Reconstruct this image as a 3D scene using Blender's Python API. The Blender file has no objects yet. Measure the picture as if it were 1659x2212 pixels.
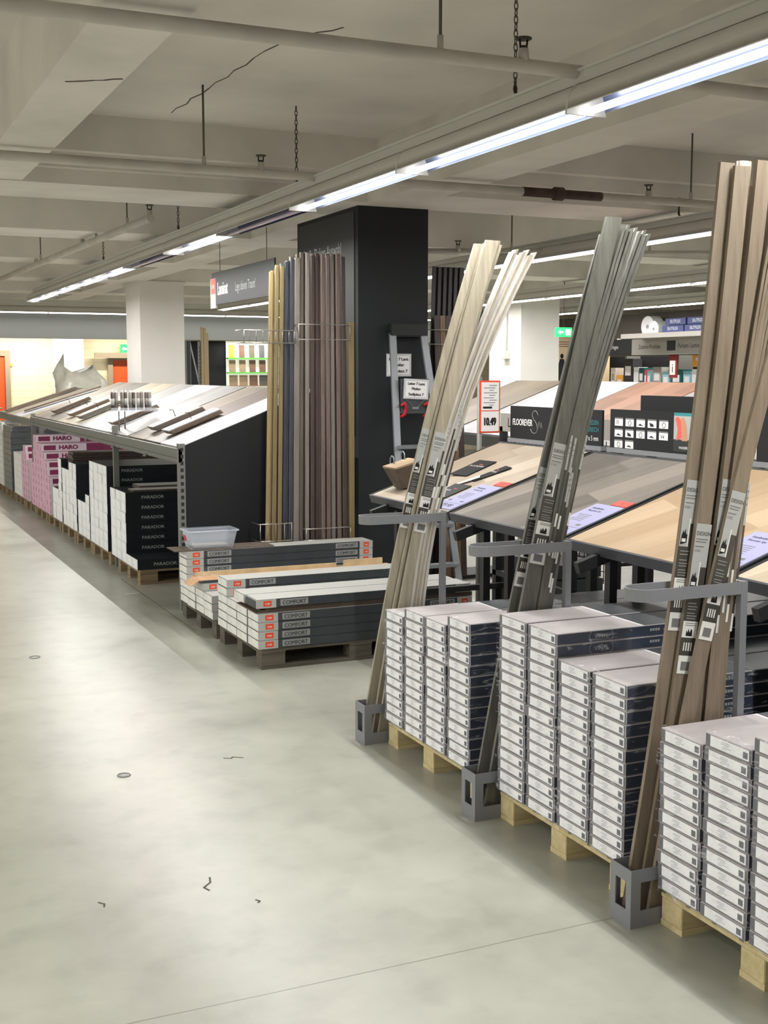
import bpy, bmesh, math, random
from mathutils import Vector, Matrix, Euler
random.seed(7)
S = bpy.context.scene
COL = S.collection
R = math.radians
# ------------------------------------------------------------------ camera
FPX, HOR, VPX = 2642.0, 803.0, -375.0
pitch = math.atan((1106 - HOR) / FPX)
yaw = math.atan((829.5 - VPX) / (FPX / math.cos(pitch)))
cd = bpy.data.cameras.new('camera'); cam = bpy.data.objects.new('camera', cd); COL.objects.link(cam)
cam.location = (0, 0, 1.65)
cam.rotation_euler = (R(90) - pitch, 0, -yaw)
cd.sensor_fit = 'VERTICAL'; cd.sensor_height = 36.0; cd.lens = 36.0 * FPX / 2212.0
cd.clip_start = 0.05; cd.clip_end = 200
S.camera = cam
S.view_settings.view_transform = 'Standard'
try: S.view_settings.look = 'None'
except Exception: pass
S.view_settings.gamma = 1.0
S.view_settings.use_curve_mapping = False
S.view_settings.exposure = 0.0
W = bpy.data.worlds.new('world'); S.world = W; W.use_nodes = True
W.node_tree.nodes['Background'].inputs[0].default_value = (0.95, 0.95, 0.92, 1)
W.node_tree.nodes['Background'].inputs[1].default_value = 0.27
LAMP_W = 17.5
def area(x, y, z, ln, w, power, col=(1, .985, .95), rz=0.0):
    l = bpy.data.lights.new('tube_light', 'AREA'); l.shape = 'RECTANGLE'
    l.size = w; l.size_y = ln; l.energy = power; l.color = col
    o = bpy.data.objects.new('tube_light', l); COL.objects.link(o); o.location = (x, y, z); o.rotation_euler = (0, 0, rz)
    return o
# the lamp rows of the hall: X of each trunking row, first and last tube
for x0, ya, yb, pw in ((2.63, -2.0, 17.2, 1.0), (-0.45, -2.0, 17.2, .2), (-3.6, -2.0, 17.2, 2.3), (5.7, 2.2, 19.0, .8), (8.75, 3.5, 19.0, 1.0), (11.3, 6.0, 19.0, .9)):
    y = ya
    while y < yb - 1:
        L = min(3.0, yb - y)
        area(x0, y + L / 2, 2.597, L - .06, .012, LAMP_W * pw * L)
        y += L
area(5.5, 20.6, 2.535, 12, .05, LAMP_W * 3.2, rz=R(90))
for xx, pw in ((3.2, 40), (5.0, 24)): area(xx, 22.2, 2.5, .05, 1.3, LAMP_W * pw * .09, (1, .93, .78))
area(7.0, 21.2, 2.18, .05, 1.0, 9, (1, 1, .9))
area(13.4, 17.5, 2.4, 4.0, .1, 60, (1, .95, .85))
# ------------------------------------------------------------------ materials
MATS = {}
def rgb(r, g, b):
    def f(c):
        c /= 255.0
        return c / 12.92 if c <= .04045 else ((c + .055) / 1.055) ** 2.4
    return (f(r), f(g), f(b), 1)
def newmat(name):
    m = bpy.data.materials.new(name); m.use_nodes = True; MATS[name] = m
    nt = m.node_tree
    return m, nt, nt.nodes['Principled BSDF']
def plain(name, c, rough=.5, metal=0.0, var=.0, scale=8, bump=0, emit=None, spec=None, stretch=None):
    m, nt, b = newmat(name)
    b.inputs['Base Color'].default_value = rgb(*c)
    b.inputs['Roughness'].default_value = rough; b.inputs['Metallic'].default_value = metal
    if spec is not None: b.inputs['Specular IOR Level'].default_value = spec
    if var or bump:
        tc = nt.nodes.new('ShaderNodeTexCoord'); n = nt.nodes.new('ShaderNodeTexNoise'); n.inputs['Scale'].default_value = scale
        n.inputs['Detail'].default_value = 5
        mp = nt.nodes.new('ShaderNodeMapping'); nt.links.new(tc.outputs['Object'], mp.inputs[0]); nt.links.new(mp.outputs[0], n.inputs[0])
        if stretch: mp.inputs['Scale'].default_value = stretch
        if var:
            r = nt.nodes.new('ShaderNodeValToRGB')
            lo = [v * (1 - var) for v in c]; hi = [min(255, v * (1 + var)) for v in c]
            r.color_ramp.elements[0].position = .3; r.color_ramp.elements[1].position = .7
            r.color_ramp.elements[0].color = rgb(*lo); r.color_ramp.elements[1].color = rgb(*hi)
            nt.links.new(n.outputs[0], r.inputs[0]); nt.links.new(r.outputs[0], b.inputs['Base Color'])
        if bump:
            bp = nt.nodes.new('ShaderNodeBump'); bp.inputs['Strength'].default_value = bump; bp.inputs['Distance'].default_value = .01
            nt.links.new(n.outputs[0], bp.inputs['Height']); nt.links.new(bp.outputs[0], b.inputs['Normal'])
    if emit:
        b.inputs['Emission Color'].default_value = rgb(*c); b.inputs['Emission Strength'].default_value = emit
    return m
def wood(name, c1, c2, axis='X', pw=0.0, grain=28, rough=.45, rot=0.0, rnd=.0):
    """grain stretched along axis, planks pw wide across it"""
    m, nt, b = newmat(name); N = nt.nodes; L = nt.links
    tc = N.new('ShaderNodeTexCoord'); mp = N.new('ShaderNodeMapping'); L.new(tc.outputs['Object'], mp.inputs[0])
    mp.inputs['Rotation'].default_value = (0, 0, rot)
    mp2 = N.new('ShaderNodeMapping'); L.new(mp.outputs[0], mp2.inputs[0])
    mp2.inputs['Scale'].default_value = {'X': (.6, 8, 8), 'Y': (8, .6, 8), 'Z': (8, 8, .6)}[axis]
    n = N.new('ShaderNodeTexNoise'); n.inputs['Scale'].default_value = grain / 8.0; n.inputs['Detail'].default_value = 7; n.inputs['Roughness'].default_value = .65
    n.noise_dimensions = '4D'; L.new(mp2.outputs[0], n.inputs[0])
    oi = N.new('ShaderNodeObjectInfo'); mm = N.new('ShaderNodeMath'); mm.operation = 'MULTIPLY'; mm.inputs[1].default_value = 20
    L.new(oi.outputs['Random'], mm.inputs[0]); L.new(mm.outputs[0], n.inputs['W'])
    fac = n.outputs[0]
    if pw:
        sp = N.new('ShaderNodeSeparateXYZ'); L.new(mp.outputs[0], sp.inputs[0])
        d = N.new('ShaderNodeMath'); d.operation = 'DIVIDE'; d.inputs[1].default_value = pw
        L.new(sp.outputs['Y' if axis == 'X' else 'X'], d.inputs[0])
        fl = N.new('ShaderNodeMath'); fl.operation = 'FLOOR'; L.new(d.outputs[0], fl.inputs[0])
        # staggered ends
        e = N.new('ShaderNodeMath'); e.operation = 'MULTIPLY_ADD'; e.inputs[1].default_value = .37; L.new(fl.outputs[0], e.inputs[0])
        L.new(sp.outputs['X' if axis == 'X' else 'Y'], e.inputs[2])
        fe = N.new('ShaderNodeMath'); fe.operation = 'FLOOR'; L.new(e.outputs[0], fe.inputs[0])
        cb = N.new('ShaderNodeCombineXYZ'); L.new(fl.outputs[0], cb.inputs[0]); L.new(fe.outputs[0], cb.inputs[1])
        wn = N.new('ShaderNodeTexWhiteNoise'); L.new(cb.outputs[0], wn.inputs[0])
        mx = N.new('ShaderNodeMix'); mx.data_type = 'FLOAT'; mx.inputs[0].default_value = .45
        L.new(n.outputs[0], mx.inputs[2]); L.new(wn.outputs[0], mx.inputs[3]); fac = mx.outputs[0]
    r = N.new('ShaderNodeValToRGB'); r.color_ramp.elements[0].position = .3; r.color_ramp.elements[1].position = .7
    r.color_ramp.elements[0].color = rgb(*c1); r.color_ramp.elements[1].color = rgb(*c2)
    L.new(fac, r.inputs[0]); L.new(r.outputs[0], b.inputs['Base Color']); b.inputs['Roughness'].default_value = rough
    return m
def floor_mat():
    m, nt, b = newmat('concrete_floor'); N = nt.nodes; L = nt.links
    tc = N.new('ShaderNodeTexCoord')
    n1 = N.new('ShaderNodeTexNoise'); n1.inputs['Scale'].default_value = .9; n1.inputs['Detail'].default_value = 9; n1.inputs['Roughness'].default_value = .62
    L.new(tc.outputs['Object'], n1.inputs[0])
    r1 = N.new('ShaderNodeValToRGB'); r1.color_ramp.elements[0].position = .3; r1.color_ramp.elements[1].position = .68
    r1.color_ramp.elements[0].color = rgb(142, 142, 131); r1.color_ramp.elements[1].color = rgb(178, 178, 166); L.new(n1.outputs[0], r1.inputs[0])
    n2 = N.new('ShaderNodeTexNoise'); n2.inputs['Scale'].default_value = 6; n2.inputs['Detail'].default_value = 8; L.new(tc.outputs['Object'], n2.inputs[0])
    r2 = N.new('ShaderNodeValToRGB'); r2.color_ramp.elements[0].position = .25; r2.color_ramp.elements[0].color = (.80, .80, .79, 1); r2.color_ramp.elements[1].position = .5; r2.color_ramp.elements[1].color = (1, 1, 1, 1)
    L.new(n2.outputs[0], r2.inputs[0])
    mx = N.new('ShaderNodeMix'); mx.data_type = 'RGBA'; mx.blend_type = 'MULTIPLY'; mx.inputs[0].default_value = .8
    L.new(r1.outputs[0], mx.inputs[6]); L.new(r2.outputs[0], mx.inputs[7])
    # joints at Y = const
    sp = N.new('ShaderNodeSeparateXYZ'); L.new(tc.outputs['Object'], sp.inputs[0])
    out = mx.outputs[2]
    def joint(sock, c, w, dark):
        nonlocal out
        nw = N.new('ShaderNodeTexNoise'); nw.inputs['Scale'].default_value = 2.5; L.new(tc.outputs['Object'], nw.inputs[0])
        wa = N.new('ShaderNodeMath'); wa.operation = 'MULTIPLY_ADD'; wa.inputs[1].default_value = .012; L.new(nw.outputs[0], wa.inputs[0]); L.new(sock, wa.inputs[2])
        a = N.new('ShaderNodeMath'); a.operation = 'SUBTRACT'; a.inputs[1].default_value = c + .006; L.new(wa.outputs[0], a.inputs[0])
        ab = N.new('ShaderNodeMath'); ab.operation = 'ABSOLUTE'; L.new(a.outputs[0], ab.inputs[0])
        lt = N.new('ShaderNodeMath'); lt.operation = 'LESS_THAN'; lt.inputs[1].default_value = w; L.new(ab.outputs[0], lt.inputs[0])
        m2 = N.new('ShaderNodeMix'); m2.data_type = 'RGBA'; L.new(lt.outputs[0], m2.inputs[0]); L.new(out, m2.inputs[6]); m2.inputs[7].default_value = rgb(*dark)
        out = m2.outputs[2]
    joint(sp.outputs['Y'], 2.95, .0022, (118, 115, 104)); joint(sp.outputs['Y'], 8.42, .004, (128, 126, 116)); joint(sp.outputs['Y'], 14.0, .005, (120, 118, 108))
    L.new(out, b.inputs['Base Color'])
    rr = N.new('ShaderNodeMapRange'); rr.inputs[3].default_value = .22; rr.inputs[4].default_value = .42; L.new(n1.outputs[0], rr.inputs[0]); L.new(rr.outputs[0], b.inputs['Roughness'])
    bp = N.new('ShaderNodeBump'); bp.inputs['Strength'].default_value = .05; bp.inputs['Distance'].default_value = .01; L.new(n2.outputs[0], bp.inputs['Height']); L.new(bp.outputs[0], b.inputs['Normal'])
    return m
def film_mat(name='stretch_film', amt=.5):
    m, nt, b = newmat(name); N = nt.nodes; L = nt.links
    b.inputs['Base Color'].default_value = (.93, .94, .97, 1); b.inputs['Roughness'].default_value = .18
    tc = N.new('ShaderNodeTexCoord'); mp = N.new('ShaderNodeMapping'); L.new(tc.outputs['Object'], mp.inputs[0]); mp.inputs['Scale'].default_value = (2, 2, 9)
    n = N.new('ShaderNodeTexNoise'); n.inputs['Scale'].default_value = 5; n.inputs['Detail'].default_value = 8; n.inputs['Distortion'].default_value = 1.6; L.new(mp.outputs[0], n.inputs[0])
    r = N.new('ShaderNodeValToRGB'); e = r.color_ramp.elements
    e[0].position = .57; e[0].color = (.012, .012, .012, 1); e[1].position = .76; e[1].color = (amt, amt, amt, 1)
    L.new(n.outputs[0], r.inputs[0])
    tr = N.new('ShaderNodeBsdfTransparent'); mx = N.new('ShaderNodeMixShader')
    bp = N.new('ShaderNodeBump'); bp.inputs['Strength'].default_value = .7; bp.inputs['Distance'].default_value = .02; L.new(n.outputs[0], bp.inputs['Height']); L.new(bp.outputs[0], b.inputs['Normal'])
    L.new(r.outputs[0], mx.inputs[0]); L.new(tr.outputs[0], mx.inputs[1]); L.new(b.outputs[0], mx.inputs[2])
    L.new(mx.outputs[0], N['Material Output'].inputs[0])
    return m
def clear_mat(name, c, alpha, rough=.15):
    m, nt, b = newmat(name); b.inputs['Base Color'].default_value = rgb(*c); b.inputs['Roughness'].default_value = rough
    b.inputs['Alpha'].default_value = alpha
    return m
floor_mat(); film_mat('stretch_film', .55); film_mat('loose_film', .75)
plain('ceiling_paint', (212, 208, 200), .85, var=.05, scale=1.3)
plain('beam_paint', (214, 210, 202), .85, var=.05, scale=2)
plain('pipe_paint', (186, 182, 173), .6, var=.05, scale=5); plain('pipe_rust', (70, 52, 46), .8, var=.2, scale=12)
plain('crack_dark', (84, 78, 70), .9)
plain('lamp_white', (205, 203, 196), .45); plain('mirror_metal', (128, 138, 172), .22, metal=1); plain('lamp_tube', (255, 253, 246), .4, emit=9.0)
plain('lamp_tube_off', (206, 190, 206), .2)
plain('dark_iron', (60, 55, 50), .5, metal=.6); plain('chain_metal', (92, 86, 78), .5, metal=.4)
plain('pillar_white', (222, 219, 214), .8, var=.02, scale=2); plain('pillar_black', (18, 22, 27), .7, var=.06, scale=4); plain('panel_black', (11, 14, 19), .7, var=.08, scale=6)
plain('sign_anthracite', (42, 44, 46), .55); plain('text_grey', (170, 172, 172), .5); plain('text_white', (235, 235, 235), .5); plain('orange_red', (226, 78, 44), .5)
plain('steel_grey', (132, 134, 139), .5, metal=.1); plain('frame_grey', (74, 76, 82), .5, metal=.1); plain('frame_dark', (34, 35, 38), .5); plain('rack_grey', (120, 122, 118), .5, metal=.2)
plain('wire_chrome', (170, 165, 158), .3, metal=.9); plain('aluminium', (146, 150, 155), .4, metal=.6, var=.05); plain('black_plastic', (20, 22, 24), .5); plain('sign_red', (140, 44, 40), .5); plain('red_plastic', (190, 28, 40), .4)
plain('box_navy', (54, 61, 78), .42, var=.10, scale=14); plain('box_navy_dark', (30, 36, 42), .42, var=.1, scale=14); plain('box_teal', (20, 46, 54), .4, var=.1, scale=14)
plain('box_grey', (112, 114, 120), .5, var=.08, scale=20); plain('box_grey_dark', (66, 70, 74), .45, var=.08, scale=20)
plain('box_top_white', (192, 186, 188), .35, var=.04, scale=5, stretch=(1, 4, 1)); plain('seam_white', (236, 236, 238), .4)
plain('label_white', (246, 248, 255), .45, var=.02, scale=30); plain('label_text', (182, 183, 190), .6); plain('barcode', (102, 104, 116), .6)
plain('carton_white', (226, 226, 222), .6, var=.04, scale=18, bump=.1); plain('carton_white_cool', (232, 234, 236), .6, var=.05, scale=14, bump=.1)
plain('comfort_grey', (62, 67, 71), .45, var=.07, scale=8); plain('comfort_patch', (150, 151, 150), .5); plain('comfort_end', (176, 176, 172), .5)
plain('parador_black', (28, 34, 39), .4, var=.12, scale=8); plain('text_silver', (160, 163, 163), .5)
plain('haro_pink', (212, 170, 192), .5, var=.05, scale=16); plain('haro_maroon', (136, 50, 92), .5, var=.08, scale=16); plain('haro_white', (236, 226, 232), .5)
plain('cardboard', (186, 148, 112), .8, var=.08, scale=12); plain('cardboard_light', (205, 186, 150), .8, var=.06, scale=12); plain('cardboard_dark', (92, 80, 70), .8, var=.12, scale=12)
plain('grey_wrap', (92, 98, 102), .35, var=.14, scale=9, stretch=(1, 1, 5)); plain('shiny_wrap', (88, 94, 106), .2, var=.25, scale=5, stretch=(1, 10, 4), bump=.5)
wood('pallet_pine', (186, 168, 122), (220, 204, 160), 'X', grain=30, rough=.8); wood('pallet_old', (74, 68, 60), (112, 104, 92), 'X', grain=30, rough=.85); wood('pallet_mid', (112, 94, 70), (158, 138, 108), 'X', grain=30, rough=.85)
wood('strip_beige', (146, 139, 122), (182, 174, 155), 'Z', grain=60); wood('strip_grey', (84, 84, 78), (118, 118, 110), 'Z', grain=60, rough=.35); wood('strip_taupe', (118, 105, 90), (148, 134, 116), 'Z', grain=60); wood('strip_white', (184, 180, 174), (206, 202, 196), 'Z', grain=60)
wood('board_oak_pale', (158, 142, 124), (194, 181, 165), 'X', pw=.17, grain=26, rot=R(18)); wood('board_oak_grey', (100, 95, 90), (144, 136, 127), 'X', pw=.17, grain=26, rot=R(18))
wood('board_oak_warm', (172, 147, 118), (198, 175, 146), 'X', pw=.17, grain=26, rot=R(18)); wood('board_oak_sand', (182, 167, 145), (210, 197, 176), 'X', pw=.17, grain=26, rot=R(18))
for nm, a, b_ in (('white', (172, 172, 176), (202, 202, 205)), ('mauve', (78, 69, 65), (112, 101, 95)), ('beige', (104, 96, 87), (138, 129, 118)), ('lightgrey', (120, 118, 117), (156, 154, 153)),
                  ('cream', (146, 134, 115), (178, 168, 149)), ('grey', (88, 83, 78), (124, 118, 112)), ('walnut', (118, 84, 68), (168, 128, 108)), ('tan', (158, 134, 106), (192, 168, 138)), ('taupe', (104, 93, 80), (140, 128, 114)), ('brown', (80, 64, 52), (120, 100, 84))):
    wood('lam_' + nm, a, b_, 'X', pw=.19, grain=26)
for nm, a, b_ in (('gold', (138, 119, 84), (164, 145, 106)), ('olive', (112, 99, 70), (138, 123, 90)), ('slate', (82, 84, 88), (104, 106, 110)), ('darkslate', (50, 52, 60), (72, 74, 82)), ('taupe', (84, 75, 69), (110, 99, 91)),
                  ('brown', (60, 48, 45), (84, 70, 65)), ('rose', (92, 78, 73), (120, 104, 98)), ('ash', (110, 104, 99), (136, 129, 122)), ('black', (40, 36, 36), (60, 54, 52)), ('copper', (112, 88, 68), (142, 116, 92))):
    wood('prof_' + nm, a, b_, 'Z', grain=50, rough=.4)
plain('sticker_light', (178, 180, 178), .35); plain('sticker_dark', (72, 70, 66), .35); plain('sticker_white', (232, 232, 228), .35); plain('ink_black', (22, 22, 22), .5); plain('ink_grey', (120, 120, 120), .5)
plain('card_lilac', (176, 176, 214), .35); plain('card_red', (226, 100, 92), .35); plain('paper_white', (238, 238, 240), .5); plain('teal', (54, 138, 146), .5); plain('sky_blue', (170, 214, 234), .5)
plain('brick_cream', (226, 216, 188), .8); plain('door_orange', (212, 84, 34), .5); plain('door_frame', (150, 136, 118), .6); plain('bulkhead_grey', (122, 124, 120), .8)
plain('exit_green', (36, 196, 92), .4, emit=1.6); plain('exit_white', (220, 255, 235), .4, emit=1.6); plain('shelf_green', (96, 206, 70), .5); plain('lit_white', (250, 252, 236), .5, emit=.45)
plain('skin_tone', (196, 140, 110), .6); plain('cream_poster', (232, 206, 170), .6); plain('blue_pack', (62, 74, 128), .5); plain('fascia_grey', (92, 86, 80), .7); plain('banner_grey', (166, 161, 155), .6)
plain('amber', (244, 176, 70), .5); plain('green_teal', (24, 88, 92), .5); plain('cyan_pack', (150, 200, 216), .5)
clear_mat('tub_plastic', (214, 222, 236), .38, .25); clear_mat('acrylic', (225, 228, 235), .3, .1)
m = MATS['brick_cream']; nt = m.node_tree; tcn = nt.nodes.new('ShaderNodeTexCoord'); mpn = nt.nodes.new('ShaderNodeMapping'); mpn.inputs['Rotation'].default_value = (R(90), 0, 0)
bk = nt.nodes.new('ShaderNodeTexBrick'); bk.inputs['Color1'].default_value = rgb(226, 216, 188); bk.inputs['Color2'].default_value = rgb(218, 208, 182); bk.inputs['Mortar'].default_value = rgb(210, 200, 172)
bk.inputs['Scale'].default_value = 1; bk.inputs['Brick Width'].default_value = .5; bk.inputs['Row Height'].default_value = .13; bk.inputs['Mortar Size'].default_value = .008
nt.links.new(tcn.outputs['Object'], mpn.inputs[0]); nt.links.new(mpn.outputs[0], bk.inputs[0]); nt.links.new(bk.outputs[0], nt.nodes['Principled BSDF'].inputs['Base Color'])

# ------------------------------------------------------------------ mesh composer
_txt = {}
def text_geo(s):
    if s not in _txt:
        c = bpy.data.curves.new('t', 'FONT'); c.body = s; c.size = 1; c.align_x = 'LEFT'; c.resolution_u = 3
        o = bpy.data.objects.new('t', c); COL.objects.link(o); bpy.context.view_layer.update()
        dg = bpy.context.evaluated_depsgraph_get()
        me = bpy.data.meshes.new_from_object(o.evaluated_get(dg))
        vs = [v.co.copy() for v in me.vertices]; fs = [tuple(p.vertices) for p in me.polygons]
        bpy.data.objects.remove(o); bpy.data.curves.remove(c); bpy.data.meshes.remove(me)
        if vs:
            x0 = min(v.x for v in vs); x1 = max(v.x for v in vs); y0 = min(v.y for v in vs); y1 = max(v.y for v in vs)
        else: x0 = x1 = y0 = y1 = 0
        _txt[s] = (vs, fs, x0, x1, y0, y1)
    return _txt[s]
class MB:
    def __init__(s): s.v = []; s.f = []; s.m = []; s.sm = []; s.mats = []
    def mi(s, m):
        if m not in s.mats: s.mats.append(m)
        return s.mats.index(m)
    def face(s, pts, m, smooth=False):
        k = len(s.v); s.v += [Vector(p) for p in pts]; s.f.append(tuple(range(k, k + len(pts)))); s.m.append(s.mi(m)); s.sm.append(smooth); return s
    def box(s, a, b, m, **fm):
        x0, y0, z0 = a; x1, y1, z1 = b; k = len(s.v)
        s.v += [Vector(p) for p in ((x0, y0, z0), (x1, y0, z0), (x1, y1, z0), (x0, y1, z0), (x0, y0, z1), (x1, y0, z1), (x1, y1, z1), (x0, y1, z1))]
        for key, q in (('zn', (0, 3, 2, 1)), ('zp', (4, 5, 6, 7)), ('yn', (0, 1, 5, 4)), ('xp', (1, 2, 6, 5)), ('yp', (2, 3, 7, 6)), ('xn', (3, 0, 4, 7))):
            s.f.append(tuple(k + i for i in q)); s.m.append(s.mi(fm.get(key, m))); s.sm.append(False)
        return s
    def bar(s, p, q, w, h, m, up=(0, 0, 1)):
        p = Vector(p); q = Vector(q); d = (q - p).normalized(); u = Vector(up)
        if abs(d.dot(u)) > .98: u = Vector((1, 0, 0))
        r = d.cross(u).normalized() * (w / 2); t = r.cross(d).normalized() * (h / 2); k = len(s.v)
        s.v += [p - r - t, p + r - t, p + r + t, p - r + t, q - r - t, q + r - t, q + r + t, q - r + t]
        for f in ((0, 1, 2, 3), (7, 6, 5, 4), (0, 4, 5, 1), (1, 5, 6, 2), (2, 6, 7, 3), (3, 7, 4, 0)):
            s.f.append(tuple(k + i for i in f)); s.m.append(s.mi(m)); s.sm.append(False)
        return s
    def tube(s, pts, r, m, n=8, closed=False, cap=True):
        pts = [Vector(p) for p in pts]; k0 = len(s.v); N = len(pts)
        rs = r if isinstance(r, (list, tuple)) else [r] * N
        prev = None
        for i, p in enumerate(pts):
            if closed: d = pts[(i + 1) % N] - pts[i - 1]
            else: d = pts[min(i + 1, N - 1)] - pts[max(i - 1, 0)]
            d.normalize()
            if prev is None:
                a = Vector((0, 0, 1)) if abs(d.z) < .9 else Vector((1, 0, 0)); u = d.cross(a).normalized()
            else:
                u = prev - d * prev.dot(d); u.normalize()
            prev = u; w = d.cross(u)
            for j in range(n):
                a = 2 * math.pi * j / n; s.v.append(p + (u * math.cos(a) + w * math.sin(a)) * rs[i])
        for i in range(N if closed else N - 1):
            i2 = (i + 1) % N
            for j in range(n):
                j2 = (j + 1) % n
                s.f.append((k0 + i * n + j, k0 + i * n + j2, k0 + i2 * n + j2, k0 + i2 * n + j)); s.m.append(s.mi(m)); s.sm.append(True)
        if cap and not closed:
            s.f.append(tuple(k0 + j for j in range(n))[::-1]); s.m.append(s.mi(m)); s.sm.append(False)
            s.f.append(tuple(k0 + (N - 1) * n + j for j in range(n))); s.m.append(s.mi(m)); s.sm.append(False)
        return s
    def prism(s, poly, axis, a, b, m, side=None, smooth=False):
        """poly 2D in the two other axes (x: (y,z), y: (x,z), z: (x,y)), from a to b along axis"""
        def P(u, v, t): return {'x': (t, u, v), 'y': (u, t, v), 'z': (u, v, t)}[axis]
        n = len(poly); k = len(s.v)
        s.v += [Vector(P(u, v, a)) for u, v in poly] + [Vector(P(u, v, b)) for u, v in poly]
        s.f.append(tuple(range(k, k + n))); s.m.append(s.mi(m)); s.sm.append(False)
        s.f.append(tuple(range(k + 2 * n - 1, k + n - 1, -1))); s.m.append(s.mi(m)); s.sm.append(False)
        for i in range(n):
            j = (i + 1) % n; s.f.append((k + j, k + i, k + n + i, k + n + j)); s.m.append(s.mi(side or m)); s.sm.append(smooth)
        return s
    def sheet(s, poly, axis, a, b, m):
        def P(u, v, t): return {'x': (t, u, v), 'y': (u, t, v), 'z': (u, v, t)}[axis]
        for i in range(len(poly) - 1):
            s.face([P(*poly[i], a), P(*poly[i + 1], a), P(*poly[i + 1], b), P(*poly[i], b)], m, True)
        return s
    def text(s, t, o, xd, yd, h, m, align='L', sq=1.0, bold=0):
        """capital height h; o is the baseline start (L), centre (C) or end (R)"""
        if bold:
            X_, Y_ = Vector(xd).normalized(), Vector(yd).normalized(); N_ = X_.cross(Y_)
            for i, (a, b) in enumerate(((-1, 0), (1, 0), (0, 1), (0, -1))): s.text(t, Vector(o) + (X_ * a + Y_ * b * .6) * bold * h + N_ * .00003 * (i + 1), xd, yd, h, m, align, sq)
            return s
        vs, fs, x0, x1, y0, y1 = text_geo(t)
        k = h / .72; xd = Vector(xd).normalized(); yd = Vector(yd).normalized(); o = Vector(o)
        off = {'L': -x0, 'C': -(x0 + x1) / 2, 'R': -x1}[align]; b = len(s.v)
        s.v += [o + xd * ((v.x + off) * k * sq) + yd * (v.y * k) for v in vs]
        for f in fs: s.f.append(tuple(b + i for i in f)); s.m.append(s.mi(m)); s.sm.append(False)
        return s
    def build(s, name, parent=None, loc=(0, 0, 0), rot=(0, 0, 0), bevel=0, mesh_only=False):
        me = bpy.data.meshes.new(name)
        me.from_pydata([tuple(v) for v in s.v], [], s.f)
        for m in s.mats: me.materials.append(MATS[m])
        for p, mi, sm in zip(me.polygons, s.m, s.sm): p.material_index = mi; p.use_smooth = sm
        if bevel or any(s.sm):
            bm = bmesh.new(); bm.from_mesh(me)
            bmesh.ops.remove_doubles(bm, verts=bm.verts, dist=.00002)
            if bevel: bmesh.ops.bevel(bm, geom=[e for e in bm.edges if e.is_manifold and e.calc_face_angle(0) > .5], offset=bevel, segments=2, affect='EDGES')
            bm.to_mesh(me); bm.free()
        me.update()
        if mesh_only: return me
        o = bpy.data.objects.new(name, me); COL.objects.link(o); o.location = loc; o.rotation_euler = rot
        if parent: o.parent = parent
        return o
def tag(o, label, cat, group=None, kind=None):
    o['label'] = label; o['category'] = cat
    if group: o['group'] = group
    if kind: o['kind'] = kind
    return o
def struct(mb, name, **k):
    o = mb.build(name, **k); o['kind'] = 'structure'; return o
def empty(name, loc=(0, 0, 0), rot=(0, 0, 0)):
    o = bpy.data.objects.new(name, None); COL.objects.link(o); o.location = loc; o.rotation_euler = rot; o.empty_display_size = .1; return o
def kids(o): return [c for c in bpy.data.objects if c.parent == o]
def dup(src, loc, rot=None, label=None, group=None):
    c = src.copy(); COL.objects.link(c); c.location = loc
    if rot is not None: c.rotation_euler = rot
    if label: c['label'] = label
    if group: c['group'] = group
    for ch in src.get('_k', []) and KIDS[src['_k']]:
        d = ch.copy(); COL.objects.link(d); d.parent = c
    return c
KIDS = {}
def clone(src, children, loc, rot=None, label=None, group=None):
    c = src.copy(); COL.objects.link(c); c.location = loc
    if rot is not None: c.rotation_euler = rot
    if label: c['label'] = label
    if group: c['group'] = group
    for ch in children:
        d = ch.copy(); COL.objects.link(d); d.parent = c
    return c
ORD = ['topmost', 'second', 'third', 'fourth', 'fifth', 'sixth', 'seventh', 'eighth', 'ninth', 'tenth', 'eleventh', 'twelfth', 'thirteenth', 'fourteenth', 'fifteenth', 'sixteenth', 'seventeenth', 'eighteenth', 'nineteenth', 'twentieth']
NTH = ['first'] + ORD[1:]
XN = dict(xd=(0, -1, 0), yd=(0, 0, 1))   # writing on a face that looks to -X
YN = dict(xd=(1, 0, 0), yd=(0, 0, 1))    # writing on a face that looks to -Y

# ------------------------------------------------------------------ the room
CEIL, BEAM = 3.21, 2.81
o = struct(MB().box((-8, -6, -.1), (17, 26, 0), 'concrete_floor'), 'floor')
struct(MB().box((-8, -6, CEIL), (17, 26, CEIL + .2), 'ceiling_paint'), 'ceiling')
struct(MB().box((-8, 23, 0), (17, 23.2, CEIL), 'brick_cream'), 'wall_back')
struct(MB().box((16.8, -6, 0), (17, 23, CEIL), 'pillar_white'), 'wall_right')
struct(MB().box((-8, -6, 0), (-7.8, 23, CEIL), 'pillar_white'), 'wall_left')
bn = [0]
def beam(a, b, m='beam_paint', mb=None):
    bn[0] += 1
    return struct(mb or MB().box(a, b, m), 'trim_%d' % bn[0])
for xx in (-5.9, .85 + 2.6 * 0, ):
    beam((xx, -6, BEAM), (xx + .29, 7.86, CEIL))
beam((3.45, -6, BEAM), (3.8, 23, CEIL))
beam((-2.4, -6, BEAM), (-2.05, 23, CEIL))
beam((9.4, -6, BEAM), (9.75, 23, CEIL))
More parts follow.
